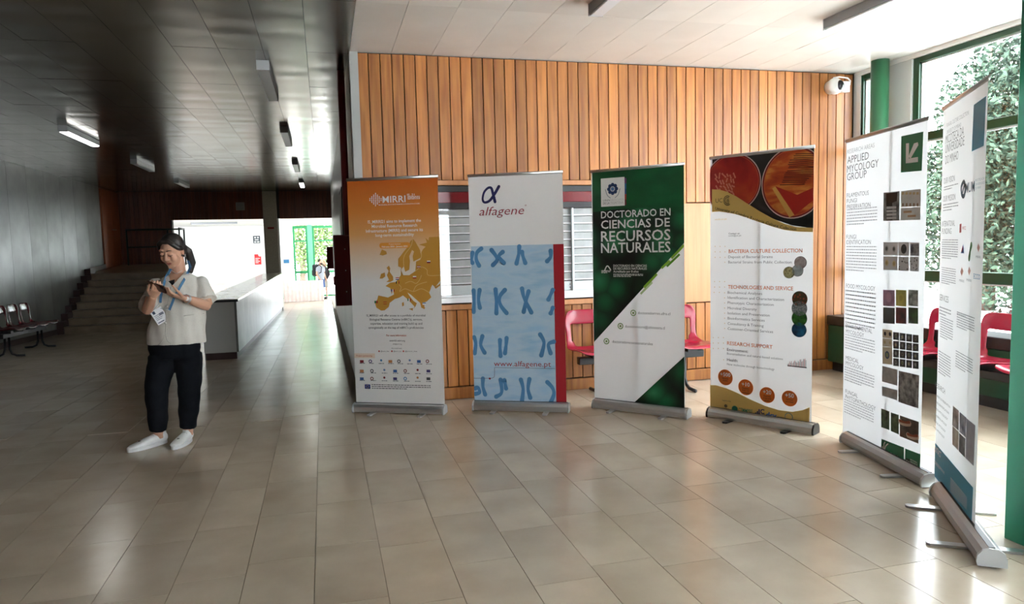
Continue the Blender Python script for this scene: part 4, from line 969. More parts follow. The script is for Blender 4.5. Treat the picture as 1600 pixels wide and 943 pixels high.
LB('APPLIED', 109, 238, 214, 220, 11); LB('MYCOLOGY', 108, 282, 262, 255, 11); LB('GROUP', 108, 321, 203, 308, 11)
U0 = b.uv(*zb([(106, 500)])[0])[0]; U1 = b.uv(*zb([(255, 500)])[0])[0]
def sec(lines, z_, y, step, x0, cap, ptop, pbot, n, seed):
    for k, (t, x1, dy) in enumerate(lines): LB(t, x0, y+k*step, x1, y+k*step+dy, cap, DK, -.008, z_)
    va = b.uv(*z_([(x0, ptop)])[0])[1]; vb = b.uv(*z_([(x0, pbot)])[0])[1]; b.para('small_print', srgb(150, 152, 156), U0, U1, va, vb, n, .3, seed, 2)
sec([('FILAMENTOUS', 214, -10), ('FUNGI', 156, -4), ('PRESERVATION', 222, -8)], zb, 404, 28, 107, 6.5, 462, 548, 6, 1)
sec([('FUNGI', 152, -2), ('IDENTIFICATION', 224, -2)], zb, 607, 26, 104, 6.5, 642, 770, 9, 2)
sec([('FOOD MYCOLOGY', 245, 6)], zb, 846, 24, 103, 6.5, 856, 1050, 10, 3)
sec([('ENVIRONMENTAL', 216, 23), ('MYCOLOGY', 178, 19)], zc, 122, 25, 95, 6.2, 152, 225, 6, 4)
sec([('MEDICAL', 154, 18), ('MYCOLOGY', 176, 26)], zc, 269, 24, 95, 6.2, 302, 372, 6, 5)
sec([('FUNGAL', 150, 15), ('PHYTOPATHOLOGY', 232, 48)], zc, 423, 24, 93, 6.2, 452, 520, 6, 6)
def ph(P, z_, nm, cols, sc=30, kind='noise', lay=1): image_mat(nm, cols, sc, kind); b.poly('photo', nm, z_(P), lay)
def dishes(P, z_, c2, c3, lay=2):
    for x, y, r in P:
        p = z_([(x, y)])[0]; b.disc('photo_detail', c2, *p, r/3.1, lay, 20); b.disc('photo_detail', c3, *p, r/3.1*.6, lay+1, 14)
ph([(286, 380), (365, 372), (364, 516), (285, 518)], zb, 'cabinet photo', [srgb(60, 66, 68), srgb(150, 160, 160), srgb(40, 44, 46)], 9)
b.poly('photo_detail', srgb(30, 32, 34), zb([(300, 384), (356, 376), (352, 420), (330, 430), (330, 516), (300, 517)]), 2)
for k in range(4): b.poly('photo_detail', srgb(200, 205, 205), zb([(302, 448+k*17), (350, 446+k*17), (350, 458+k*17), (302, 460+k*17)]), 3)
ph([(372, 372), (470, 362), (468, 446), (371, 450)], zb, 'vials photo', [srgb(214, 214, 210), srgb(190, 190, 186)], 10); ph([(371, 455), (468, 450), (466, 513), (370, 515)], zb, 'vials photo', [], 10)
for k in range(5): b.poly('photo_detail', srgb(150, 120, 90), zb([(378+k*18, 432), (386+k*18, 431), (386+k*18, 446), (378+k*18, 447)]), 2); b.poly('photo_detail', srgb(196, 176, 130), zb([(376+k*18, 378), (388+k*18, 376), (388+k*18, 388), (376+k*18, 390)]), 2)
for y in (474, 494): b.poly('photo_detail', srgb(186, 146, 110), zb([(385+y-474, y-4), (425+y-474, y-6), (425+y-474, y+4), (385+y-474, y+6)]), 2)
BG_ = srgb(206, 206, 202)
for (x0, y0, x1, y1) in ((285, 622, 358, 686), (360, 622, 412, 688), (416, 624, 462, 689), (285, 692, 355, 758), (360, 694, 410, 762), (416, 694, 460, 764)): b.poly('photo', srgb(196, 196, 198), zb([(x0, y0), (x1, y0+1), (x1, y1+2), (x0, y1)]), 1)
dishes([(302, 654, 15), (338, 656, 15)], zb, srgb(160, 160, 156), srgb(80, 78, 74)); dishes([(302, 724, 15), (338, 728, 15)], zb, srgb(200, 186, 140), srgb(170, 150, 100))
image_mat('dark colony photo', [srgb(30, 32, 36), srgb(70, 74, 80)], 60); b.disc('photo_detail', 'dark colony photo', *zb([(386, 656)])[0], 7.5, 2); ph([(418, 632), (462, 630), (462, 688), (418, 688)], zb, 'fibre photo', [srgb(60, 70, 80), srgb(180, 186, 192)], 26, 'noise', 2)
for k in range(22): b.disc('photo_detail', (.03, .03, .03), *zb([(rr.uniform(364, 457), rr.uniform(700, 758))])[0], 1.2, 2, 8)
for i, (cols) in enumerate(([srgb(150, 110, 140), srgb(176, 140, 168)], [srgb(170, 160, 60), srgb(196, 190, 90)], [srgb(190, 196, 190), srgb(60, 70, 60)], [srgb(24, 34, 36), srgb(30, 44, 44)], [srgb(40, 20, 20), srgb(120, 30, 24)], [srgb(20, 30, 22), srgb(50, 110, 40)])):
    x0 = (284, 347, 408)[i % 3]; x1 = (341, 398, 456)[i % 3]; y0 = 856+(i//3)*86; ph([(x0, y0), (x1, y0+3), (x1, y0+82), (x0, y0+78)], zb, 'food photo %d' % i, cols, 14 if i != 2 else 30)
dishes([(312, 893, 24)], zb, srgb(186, 140, 170), srgb(190, 146, 176)); dishes([(372, 898, 24)], zb, srgb(196, 184, 70), srgb(180, 166, 60))
for i in range(4):
    for j in range(4):
        x0 = 312+i*30; y0 = 142+j*40+i*4; b.poly('photo', srgb(60, 62, 58), zc([(x0, y0), (x0+27, y0+3), (x0+27, y0+39), (x0, y0+36)]), 1); dishes([(x0+13, y0+19, 10)], zc, srgb(120, 122, 112), (srgb(90, 110, 70), srgb(170, 160, 120), srgb(140, 144, 140), srgb(70, 70, 66))[(i+j) % 4])
for (x0, y0, x1, y1) in ((263, 130, 308, 168), (263, 171, 308, 207), (263, 210, 308, 288)): b.poly('photo', srgb(206, 196, 170), zc([(x0, y0), (x1, y0+4), (x1, y1+5), (x0, y1)]), 1)
dishes([(275, 150, 10), (298, 152, 10)], zc, srgb(40, 44, 56), srgb(30, 34, 44)); dishes([(285, 248, 19)], zc, srgb(50, 66, 100), srgb(120, 130, 90)); dishes([(274, 189, 9), (298, 192, 9)], zc, srgb(196, 180, 130), srgb(186, 170, 120))
ph([(262, 298), (333, 316), (332, 390), (261, 370)], zc, 'hyphae photo', [srgb(150, 150, 150), srgb(176, 176, 176)], 20); ph([(261, 392), (332, 410), (331, 457), (261, 436)], zc, 'hyphae photo', [], 20); ph([(337, 320), (432, 342), (428, 494), (336, 464)], zc, 'micrograph photo', [srgb(60, 60, 60), srgb(190, 190, 190)], 26)
ph([(257, 494), (295, 508), (295, 594), (257, 580)], zc, 'crop photo', [srgb(30, 50, 30), srgb(110, 140, 100)], 22, 'noise'); ph([(301, 512), (338, 524), (338, 614), (301, 598)], zc, 'crop photo', [], 22); ph([(343, 526), (430, 556), (428, 656), (342, 622)], zc, 'bark photo', [srgb(60, 46, 38), srgb(120, 100, 80)], 16)
for x, y in ((366, 560), (402, 622)): b.stroke('photo_detail', srgb(224, 200, 180), zc([(x-22, y-6), (x, y+6), (x+22, y+4)]), .03, 2); b.stroke('photo_detail', srgb(170, 80, 50), zc([(x-22, y-10), (x, y-2), (x+22, y-2)]), .016, 3)
b.poly('green_panel', GQ, zc([(258, 634), (362, 674), (361, 770), (256, 726)]), 1); b.poly('green_panel', GQ, zc([(367, 678), (440, 706), (446, 808), (366, 773)]), 1)
LB('MUM', 288, 716, 334, 736, 9, WT, .01, zc); LB('Micoteca da Universidade do Minho', 278, 742, 350, 768, 1.8, WT, 0, zc); b.stroke('logo_mark', WT, zc([(276, 720), (272, 690), (262, 668)]), .01, 2, False); b.stroke('logo_mark', WT, zc([(273, 690), (278, 668), (290, 656)]), .008, 2, False); b.stroke('logo_mark', WT, zc([(273, 690), (270, 660), (276, 648)]), .008, 2, False)
b.poly('number_box', srgb(20, 50, 36), zc([(372, 722), (390, 729), (390, 754), (372, 747)]), 2); LB('20', 373, 745, 389, 750, 5, WT, .02, zc)
for k in range(4): LB(('MICROBIAL', 'RESOURCE', 'CENTRE', 'AND SERVICE')[k], 392, 731+k*10, 424, 745+k*10, 2, WT, .01, zc)
b.finish(SHEET, (.16, .12), basemat=mat('dark aluminium case', (.42, .42, .42), .35, .8), railmat=mat('dark aluminium case', (.2, .2, .2)), capmat=mat('pale end cap', (.6, .62, .63), .4))

# --- 6: nearest banner, seen at a slant
b = Banner('roll-up banner with turquoise square and turquoise foot panel, nearest the window', ((1456, 775), (1532, 886)), ((1479, 166), (1548, 124), (1456, 755), (1519, 858)))
zd = lambda P: [(1440+x/2.419, 110+y/2.418) for x, y in P]
ze = lambda P: [(1400+x/2.245, 480+y/2.245) for x, y in P]
TQ = srgb(40, 150, 186)
b.poly('turquoise_square', TQ, zd([(199, 130), (246, 96), (237, 284), (191, 306)]), 1)
b.poly('turquoise_panel', TQ, ze([(133, 468), (160, 500), (272, 632), (264, 850), (126, 620)]), 1)
def LD_(t, x0, y0, x1, y1, cap, c2=DK, bold=-.006, z_=zd): b.text('lettering', c2, t, *z_([(x0, y0)])[0], *z_([(x1, y1)])[0], cap, bold)
LD_('FUNGAL CULTURE COLLECTION', 97, 222, 181, 158, 6, srgb(120, 122, 128), -.01); LD_('UNIVERSITY OF MINHO', 97, 246, 152, 206, 6, srgb(120, 122, 128), -.01)
LD_('MICOTECA DA', 93, 282, 162, 240, 13); LD_('UNIVERSIDADE', 92, 322, 164, 272, 13); LD_('DO MINHO', 92, 360, 141, 330, 13)
LD_('OUR VISION', 86, 432, 128, 414, 9); LD_('OUR MISSION', 84, 500, 130, 484, 9); LD_('INTERNATIONAL', 80, 592, 128, 584, 8.5); LD_('FUNDING', 80, 620, 115, 614, 8.5); LD_('SERVICES', 70, 872, 104, 872, 9.5)
LD_('MUM', 168, 466, 203, 452, 15, srgb(50, 90, 110), .012); LD_('MICOTECA DA', 206, 424, 240, 408, 4, srgb(130, 150, 165)); LD_('UNIVERSIDADE', 206, 438, 242, 424, 4, srgb(130, 150, 165)); LD_('DO MINHO', 206, 452, 228, 442, 4, srgb(130, 150, 165))
b.stroke('logo_mark', srgb(50, 90, 110), zd([(160, 420), (152, 440), (154, 468), (162, 474), (167, 450), (164, 424), (160, 420)]), .022, 2, False); b.stroke('logo_mark', srgb(50, 90, 110), zd([(153, 474), (167, 420)]), .014, 2, False)
def pv(x0, y0, x1, y1, n, seed, z_=zd):
    a = b.uv(*z_([(x0, y0)])[0]); c2 = b.uv(*z_([(x1, y1)])[0]); b.para('small_print', srgb(110, 112, 118), a[0], c2[0], a[1], c2[1], n, .35, seed, 2)
pv(86, 440, 140, 446, 2, 1); pv(84, 506, 140, 530, 3, 2); pv(80, 638, 138, 720, 9, 3); pv(78, 742, 130, 820, 8, 4); pv(70, 890, 112, 943, 3, 5); pv(136, 910, 192, 943, 2, 6)
pv(158, 30, 200, 130, 9, 7, ze); pv(152, 150, 192, 262, 9, 8, ze); pv(216, 14, 276, 100, 7, 9, ze); pv(212, 150, 270, 250, 7, 10, ze)
LD_('WFCC', 156, 602, 170, 600, 5, srgb(190, 50, 50), .01); b.poly('partner_logo', srgb(190, 50, 50), zd([(146, 580), (153, 578), (152, 612), (145, 613)]), 2)
b.poly('partner_logo', srgb(60, 120, 190), zd([(150, 690), (160, 655), (162, 690)]), 2); b.poly('partner_logo', srgb(200, 60, 120), zd([(152, 688), (158, 660), (160, 676)]), 3); b.stroke('partner_logo', srgb(60, 140, 60), zd([(182, 708), (186, 680), (190, 660)]), .03, 2)
for x, y in ((217, 670), (154, 760), (182, 758)): b.poly('partner_logo', srgb(214, 160, 150), zd([(x-5, y), (x, y-18), (x+6, y-2), (x, y+16)]), 2); LD_('MIRRI', x-9, y+40, x+9, y+38, 4, srgb(80, 84, 100))
LD_('ECCO', 199, 792, 224, 784, 8, srgb(50, 130, 170), .01)
LD_('RESEARCH', 140, 280, 174, 302, 8, DK, -.006, ze)
for k, t in enumerate(('FILAMENTOUS PRESERVATION', 'FUNGI IDENTIFICATION', 'FOOD MYCOLOGY', 'ENVIRONMENTAL MYCOLOGY', 'MEDICAL MYCOLOGY', 'FUNGAL PHYTOPATHOLOGY')): LD_(t, 140-k*1.2, 312+k*22, 192-k*4, 350+k*22, 3.4, DK, 0, ze)
for i, (P, cols) in enumerate((([(201, 344), (222, 362), (221, 432), (199, 412)], [srgb(190, 180, 180), srgb(60, 50, 54)]), ([(225, 366), (248, 386), (246, 456), (224, 436)], [srgb(60, 70, 110), srgb(170, 176, 190)]), ([(200, 416), (221, 436), (220, 502), (199, 480)], [srgb(206, 196, 180), srgb(150, 130, 110)]), ([(223, 440), (245, 460), (243, 526), (222, 504)], [srgb(50, 52, 54), srgb(120, 124, 126)]), ([(249, 388), (280, 414), (274, 556), (245, 528)], [srgb(150, 156, 176), srgb(176, 180, 192)]))): ph(P, ze, 'lab photo %d' % i, cols, 14)
LD_('CONTACT', 134, 500, 160, 528, 9, WT, -.004, ze)
def pw(x0, y0, x1, y1, n, seed):
    a = b.uv(*ze([(x0, y0)])[0]); c2 = b.uv(*ze([(x1, y1)])[0]); b.para('small_print', WT, a[0], c2[0], a[1], c2[1]-.0, n, .35, seed, 3)
pw(134, 530, 172, 590, 5, 1); pw(194, 596, 250, 720, 8, 2)
b.finish(SHEET, (.2, .2), basemat=mat('dark aluminium case', (.22, .21, .20)), railmat=STEEL, capmat=mat('pale end cap', (.6, .62, .63)))
# ------------------------------------------------------------------ people
SKIN = mat('skin', srgb(206, 158, 132), .5); HAIR = varied('black hair', (.012, .010, .010), (.03, .025, .022), .38, (30, 30, 4), 4, 4, .1, 0)
def hand(g, wrist, d, nrm, side, curl=.5, s=1.0, spread=.0):
    """palm, four jointed fingers and a thumb; d along the hand, nrm out of the palm, side towards the thumb"""
    w = Vector(wrist); d = Vector(d).normalized(); nrm = Vector(nrm); nrm = (nrm-d*nrm.dot(d)).normalized(); sd_ = Vector(side); sd_ = (sd_-d*sd_.dot(d)-nrm*sd_.dot(nrm)).normalized()
    g.tube([w-d*.02*s, w+d*.02*s, w+d*.055*s, w+d*.085*s], [(.026*s, .018*s), (.034*s, .016*s), (.040*s, .015*s), (.036*s, .012*s)], 12, ref=sd_)
    for i, (o, L) in enumerate(((.029, .072), (.010, .080), (-.010, .075), (-.028, .060))):
        p = w+d*.078*s+sd_*o*s; pts = [p]; a = 0
        for k, f_ in enumerate((.45, .32, .23)):
            a += curl*(.5 if k == 0 else .75); pts.append(pts[-1]+(d*math.cos(a)+nrm*math.sin(a)+sd_*(o*spread))*L*f_*s)
        g.tube(pts, [.0095*s, .009*s, .008*s, .0065*s], 8); g.ball(pts[-1], .0068*s, 8, 6)
    p = w+d*.02*s+sd_*.026*s; g.tube([p, p+(sd_*.6+d*.8+nrm*.3)*.036*s, p+(sd_*.35+d*1.0+nrm*.5)*.066*s, p+(sd_*.1+d*1.1+nrm*.7)*.086*s], [.014*s, .011*s, .0095*s, .007*s], 8)
# --- the woman with the phone
fx = onF(262, 695); wo = empty('person', fx, -math.atan2(fx.x, fx.y)); PS = 207.0
tag(wo, 'person in white short-sleeved jacket and black trousers looking down at a phone', 'person')
def J(px, py, y=0.0):
    k = (5.84+y)/5.84
    return Vector(((px-262+.07*(695-py))/PS*k, y, 1.45+((695-py)/PS-1.45)*k))
RY = Matrix.Rotation(math.radians(-24), 3, 'Z')            # torso turned towards the picture's left
neck = J(274, 428, .02); shL = J(240, 437, .06); shR = J(309, 438, -.05)
elL = J(231, 482, -.06); haL = J(239, 461, -.27); elR = J(316, 480, -.10); wrR = J(281, 466, -.26); haR = J(266, 459, -.30)
hipc = J(271, 560, .0)
HR = Euler((math.radians(26), 0, math.radians(-30)), 'ZYX')
hc = J(264, 393, -.03)
HM = (Matrix.Rotation(math.radians(-32), 3, 'Z') @ Matrix.Rotation(math.radians(24), 3, 'X'))
def hd(x, y, z): return hc+HM @ Vector((x, y, z))
g = MB()
# head
g.ball(hd(0, .012, .022), (.073, .092, .095), 20, 14, HM); g.ball(hd(0, -.028, -.045), (.056, .058, .066), 18, 12, HM); g.ball(hd(0, -.062, -.094), (.026, .022, .018), 12, 8, HM)
for s in (-1, 1):
    g.ball(hd(s*.034, -.054, -.030), (.030, .030, .034), 12, 8, HM); g.ball(hd(s*.031, -.0745, .010), (.018, .012, .012), 12, 8, HM)
    g.ball(hd(s*.075, .012, -.008), (.009, .018, .030), 10, 8, HM); g.ball(hd(s*.011, -.094, -.028), (.009, .010, .008), 8, 6, HM)
    g.ball(hd(s*.03, -.066, .036), (.026, .018, .012), 10, 8, HM)
g.tube([hd(0, -.078, .022), hd(0, -.090, -.002), hd(0, -.102, -.024), hd(0, -.090, -.036)], [.009, .010, .0125, .010], 10)
g.ball(hd(0, -.073, -.060), (.022, .012, .014), 10, 8, HM)
# neck, trunk, arms, legs
g.tube([hd(0, .03, -.05), neck+Vector((0, .005, .02)), neck+Vector((0, .02, -.05))], [.052, .054, .075], 14)
chest = (shL+shR)/2
ax_ = RY @ Vector((1, 0, 0))
g.tube([neck+Vector((0, .01, -.02)), chest+Vector((0, .0, -.02)), chest+Vector((-.01, 0, -.14)), chest+Vector((-.02, 0, -.30)), hipc+Vector((0, 0, .18)), hipc+Vector((0, 0, .06))], [(.07, .06), (.135, .075), (.150, .098), (.140, .098), (.160, .108), (.13, .10)], 20, ref=ax_)
sl_ = shL+Vector((.014, 0, -.035)); g.tube([sl_, (sl_+elL)/2, elL], [.042, .042, .038], 12); g.tube([elL, elL*.5+haL*.5, haL], [.039, .035, .025], 12)
sr_ = shR+Vector((-.014, 0, -.035)); g.tube([sr_, (sr_+elR)/2, elR], [.042, .042, .040], 12); g.tube([elR, elR*.55+wrR*.45, wrR], [.041, .037, .026], 12)
hand(g, haL, (J(243, 452, -.33)-haL), (.3, -.2, 1), (-.7, .6, .2), .55, .95); hand(g, wrR, (J(245, 453, -.33)-wrR), (-.1, .1, 1), (0, -.5, .8), .5, .98)
kL = J(245, 603, -.01); kR = J(292, 603, -.03); anL = J(249, 676, .05); anR = J(291, 678, .02)
for hp, k_, an in ((J(255, 560, .03), kL, anL), (J(288, 560, -.02), kR, anR)):
    g.tube([hp+Vector((0, 0, .12)), hp, k_, an+Vector((0, 0, .0)), Vector((an.x, an.y, .05))], [.07, .075, .052, .036, .036], 12)
body = g.build('body', SKIN, wo); voxel(body, .0045, 3)
# hair: a cap drawn back into a low tail
g = MB(); g.ball(hd(0, .030, .036), (.081, .092, .094), 24, 16, HM); g.ball(hd(0, .055, .0), (.078, .072, .092), 18, 12, HM)
for s in (-1, 1): g.tube([hd(s*.012, -.052, .110), hd(s*.050, -.050, .078), hd(s*.073, -.025, .035), hd(s*.078, .015, .012)], [.014, .018, .016, .016], 10)
g.ball(hd(0, -.045, .098), (.045, .022, .022), 14, 8, HM)
t0 = hd(.02, .115, -.02); g.tube([t0, t0+Vector((.035, .02, -.03)), J(293, 412, .10), J(291, 428, .10)], [.028, .032, .028, .014], 12)
hair = g.build('hair', HAIR, wo); voxel(hair, .005, 3)
BROW = mat('brow black', (.02, .015, .013), .6); LIPM = mat('lip', srgb(160, 84, 78), .45)
for s in (-1, 1):
    MB().tube([hd(s*.014, -.089, .036), hd(s*.030, -.087, .042), hd(s*.048, -.074, .037)], [.0028, .0034, .002], 6).build('eyebrow', BROW, wo)
    MB().tube([hd(s*.016, -.0865, .004), hd(s*.031, -.0895, .000), hd(s*.047, -.078, .004)], [.0018, .0028, .0018], 6).build('eyelash', BROW, wo)
MB().tube([hd(-.020, -.080, -.061), hd(-.008, -.0865, -.058), hd(0, -.0865, -.060), hd(.008, -.0865, -.058), hd(.020, -.080, -.061)], [.0025, .0045, .004, .0045, .0025], 8).tube([hd(-.018, -.080, -.065), hd(0, -.0855, -.068), hd(.018, -.080, -.065)], [.0025, .005, .0025], 8).build('lips', LIPM, wo)
MB().ball(hd(.086, .012, -.036), .006, 8, 6).tube([hd(.086, .012, -.04), hd(.087, .012, -.055)], .003, 6).build('earring', STEEL, wo)
# jacket
JK = varied('off-white linen', srgb(214, 210, 202), srgb(204, 200, 192), .85, (60, 60, 60), 3, 3, .04, 0)
g = MB(); hemc = J(273, 536, .0); wst = J(275, 495, .0)
g.tube([hemc, hemc+Vector((0, 0, .03)), wst, chest+Vector((-.01, 0, -.13)), chest+Vector((0, 0, -.045)), chest+Vector((.0, .0, .0)), neck+Vector((0, .02, -.012))],
       [(.215, .148), (.214, .148), (.198, .135), (.192, .128), (.178, .108), (.140, .088), (.070, .066)], 28, ref=ax_)
def sleeve(a, b, c_, r):
    g.tube([a, a*.6+b*.4, a*.25+b*.75, c_], [r*.74, r*.95, r*1.04, r*1.1], 16); g.ball(a, r*.74, 14, 10)
sleeve(shL+Vector((.012, 0, -.03)), elL, elL+(shL-elL)*.18+Vector((-.018, -.01, .02)), .068); sleeve(shR+Vector((-.012, 0, -.03)), elR, elR+(shR-elR)*.16+Vector((.0, -.005, .0)), .072)
jk = g.build('jacket', JK, wo); voxel(jk, .006, 5)
bm = bmesh.new(); bm.from_mesh(jk.data)
va, vb, vc = J(258, 424, -.05), J(288, 419, -.05), J(264.5, 447, -.1)
def intri(p):
    def s(a, b): return (p.x-b.x)*(a.z-b.z)-(a.x-b.x)*(p.z-b.z)
    q = (s(va, vb), s(vb, vc), s(vc, va)); return all(t < 0 for t in q) or all(t > 0 for t in q)
kill = [f for f in bm.faces if f.normal.y < .25 and intri(f.calc_center_median())]
kill += [f for f in bm.faces if f.calc_center_median().z < hemc.z+.012 and f.normal.z < -.7]
bmesh.ops.delete(bm, geom=list(set(kill)), context='FACES')
# soft creases in the cloth
for w in bm.verts:
    p = w.co; d_ = .004*math.sin(p.z*26+p.x*34)*math.sin(p.x*23-p.z*11+1)+.003*math.sin(p.x*70+p.z*9); w.co += w.normal*d_*(1 if p.z < 1.2 else .5)
bm.to_mesh(jk.data); bm.free()
def surf(px, py, lift=.003):
    """point on the jacket front below a picture point"""
    a = J(px, py, -.9); b_ = J(px, py, .5); d_ = (b_-a).normalized(); best = None
    ok, loc, nrm, _ = jk.ray_cast(a, d_)
    return (loc+nrm*lift) if ok else J(px, py, -.12)
bpy.context.view_layer.update()
TRIM = mat('jacket seam', srgb(182, 178, 170), .8)
MB().tube([surf(264.5, 448), surf(261, 465), surf(258, 485), surf(257.5, 505), surf(257, 520), surf(260, 531), surf(265, 536)], .0028, 6).build('front_edge', TRIM, wo)
MB().tube([surf(257, 520), surf(253, 531), surf(247, 536.5)], .0028, 6).build('front_edge', TRIM, wo)
for px, py in ((259, 478), (256.8, 503.5)): p = surf(px, py, .004); MB().tube([p, p+Vector((-.001, -.004, 0))], .0075, 12).build('button', mat('pearl button', (.75, .74, .7), .25), wo)
MB().tube([surf(282, 494), surf(295, 493), surf(311, 492)], .0025, 6).build('pocket_edge', TRIM, wo)
for e, c0_, r_ in ((elL, shL, .070), (elR, shR, .074)): pass
MB().tube([J(264, 438, -.07), J(267, 446, -.085)], [(.022, .004), (.004, .003)], 8, ref=(1, 0, 0)).build('black_top', mat('black top', (.01, .01, .012), .8), wo)
MB().tube([hd(-.05, -.03, -.125), J(271, 428, -.075), J(279, 423, -.06)], .0018, 6).build('necklace', STEEL, wo)
# trousers
g = MB(); TRO = varied('black trouser cloth', (.006, .007, .010), (.009, .010, .013), .9, (1, 1, 1), 20, 3, .05, 0, spec=.1)
g.tube([hipc+Vector((0, 0, .16)), hipc+Vector((0, 0, .08)), hipc+Vector((0, 0, .01))], [(.185, .125), (.190, .128), (.170, .115)], 22, ref=ax_)
for top_, k_, an, hr in ((J(253, 563, .03), kL, anL, .063), (J(290, 563, -.02), kR, anR, .060)):
    g.tube([top_+Vector((0, 0, .05)), top_, top_*.5+k_*.5, k_, k_*.45+an*.55, Vector((an.x, an.y, .115))], [.098, .100, .094, .084, .073, hr], 18)
tr = g.build('trousers', TRO, wo); voxel(tr, .007, 4)
for w in tr.data.vertices:
    p = w.co
    if p.z < .62: w.co += w.normal*.0035*math.sin(p.z*38+p.x*20)*math.sin(p.x*31+p.z*7)
# shoes
SHO = mat('white leather', (.80, .80, .80), .4); SOLE = mat('white rubber', (.72, .72, .72), .6)
def shoe(heel, toe, label_side):
    h = Vector(heel); t = Vector(toe); d_ = (t-h).normalized(); L = (t-h).length; sd_ = Vector((-d_.y, d_.x, 0)); g = MB()
    P = lambda f_, z: h+d_*L*f_+Vector((0, 0, z))
    g.tube([P(.0, .05), P(.10, .052), P(.28, .052), P(.5, .046), P(.72, .036), P(.9, .030), P(1.0, .027)], [(.024, .028), (.034, .040), (.036, .040), (.041, .033), (.046, .024), (.040, .018), (.018, .010)], 16, ref=sd_)
    g.tube([P(.16, .06), P(.15, .098)], [(.034, .036), (.037, .046)], 14, ref=sd_)
    o = g.build('shoe', SHO, wo); voxel(o, .005, 3)
    n = 28; ol = []
    for i in range(n):
        a = 2*math.pi*i/n; f_ = .5-.52*math.cos(a); w_ = (.034+.014*min(1, f_*1.5))*math.sin(a); ol.append((h+d_*L*f_+sd_*w_))
    MB().prism([(p.x, p.y) for p in ol], 'z', .001, .024).build('sole', SOLE, o)
    for k in range(5): f_ = .36+k*.075; z = .094-.010*k; MB().tube([P(f_, z-.014)+sd_*.022, P(f_+.02, z-.006+.002), P(f_, z-.014)-sd_*.022], .0032, 6).build('lace', SOLE, o)
    MB().box((-.008, -.003, -.004), (.008, .003, .004), Matrix.Translation(P(.70, .062))).build('lace_tag', BLACK, o)
shoe((-.005, .085, 0), (-.262, -.07, 0), 0); shoe((.165, .055, 0), (.035, -.17, 0), 1)
# watch
wp = wrR*.86+elR*.14; wd_ = (elR-wrR).normalized(); g = MB()
g.tube([wp-wd_*.010, wp+wd_*.010], [.0335, .0345], 20, caps=False); w_ = g.build('wristwatch', STEEL, wo)
MB().ball(wp+Vector((.0, -.032, .004)), (.016, .006, .016), 14, 8).build('dial', mat('watch dial', (.8, .8, .8), .2), w_)
# phone, lanyard: things of their own
ph_c = wo.matrix_world if False else None
def to_world(p): return Matrix.Translation(fx) @ Matrix.Rotation(wo.rotation_euler.z, 4, 'Z') @ Vector(p)
pc = J(243.5, 447.5, -.345); fo = empty('phone', to_world(pc), wo.rotation_euler.z)
tag(fo, 'dark smartphone with bronze back held in both hands', 'phone')
PM = Euler((math.radians(-52), math.radians(16), math.radians(-40))).to_matrix().to_4x4()
def pbx(a, b, m, name):
    g = MB().cham(a, b, .003); g.v = [PM @ Vector(p) for p in g.v]; return g.build(name, m, fo)
pbx((-.072, -.036, -.005), (.072, .036, .003), mat('bronze phone case', srgb(96, 66, 48), .35, .4), 'case'); pbx((-.070, -.034, .003), (.070, .034, .0055), mat('phone screen', (.01, .01, .012), .1), 'screen'); pbx((.04, -.03, -.008), (.066, -.006, -.005), BLACK, 'camera_bump')
la = empty('lanyard_badge', to_world(J(252, 500, -.16)), wo.rotation_euler.z); LO = J(252, 500, -.16)
tag(la, 'blue lanyard with a white name badge hanging round the neck', 'badge')
LAN = varied('blue lanyard ribbon', srgb(74, 122, 160), srgb(60, 106, 146), .7, (40, 40, 40), 3, 2, 0, 0)
def ribbon(P, w):
    g = MB(); P = [Vector(p)-LO for p in P]; v = []
    for i, p in enumerate(P):
        t = (P[min(i+1, len(P)-1)]-P[max(i-1, 0)]).normalized(); n = t.cross(Vector((0, -1, 0))).normalized(); v += [p-n*w/2, p+n*w/2, p+n*w/2+Vector((0, .0015, 0)), p-n*w/2+Vector((0, .0015, 0))]
    f = []
    for i in range(len(P)-1):
        for k in range(4): f.append((i*4+k, i*4+(k+1) % 4, i*4+4+(k+1) % 4, i*4+4+k))
    g.add(v, f); return g.build('strap', LAN, la)
ribbon([J(287, 408, .06), surf(290.5, 418, .006), surf(287, 428, .006), surf(281, 440, .006), surf(275, 452, .007), surf(269, 464, .008), surf(265, 475, .008), surf(262.5, 484, .01)], .017)
ribbon([J(263, 420, -.05), surf(258.5, 430, .006), surf(255, 441, .007), surf(252, 455, .008), surf(250.5, 464, .008), surf(250, 472, .01)], .017)
bc = surf(249.5, 492, .016)-LO; BMx = Matrix.Translation(bc) @ Matrix.Rotation(math.radians(-28), 4, 'Y') @ Matrix.Rotation(math.radians(-10), 4, 'X')
def bbx(a, b, m, name):
    g = MB().cham(a, b, .0008); g.v = [BMx @ Vector(p) for p in g.v]; return g.build(name, m, la)
cardp = bbx((-.042, -.002, -.056), (.042, .002, .056), mat('badge card', (.82, .83, .86), .4), 'card')
DB = mat('badge print', srgb(50, 60, 90), .6); GP = mat('badge grey print', srgb(120, 124, 140), .6)
bbx((-.030, -.0035, .026), (-.012, -.002, .048), DB, 'emblem')
for k in range(4): bbx((-.032, -.0035, .010-k*.011), (.018-.008*(k % 2), -.002, .014-k*.011), GP, 'text_line')
bbx((-.034, -.0035, -.046), (.012, -.002, -.040), DB, 'text_line'); bbx((.004, -.0035, .0), (.036, -.002, .018), GP, 'mark')
for a_, b_ in ((surf(250, 472, .011)-LO, BMx @ Vector((-.02, -.003, .055))), (surf(262.5, 484, .011)-LO, BMx @ Vector((.036, -.003, .045)))): MB().tube([a_, (a_+b_)/2+Vector((0, -.004, 0)), b_], .0035, 6).build('clip', STEEL, la)

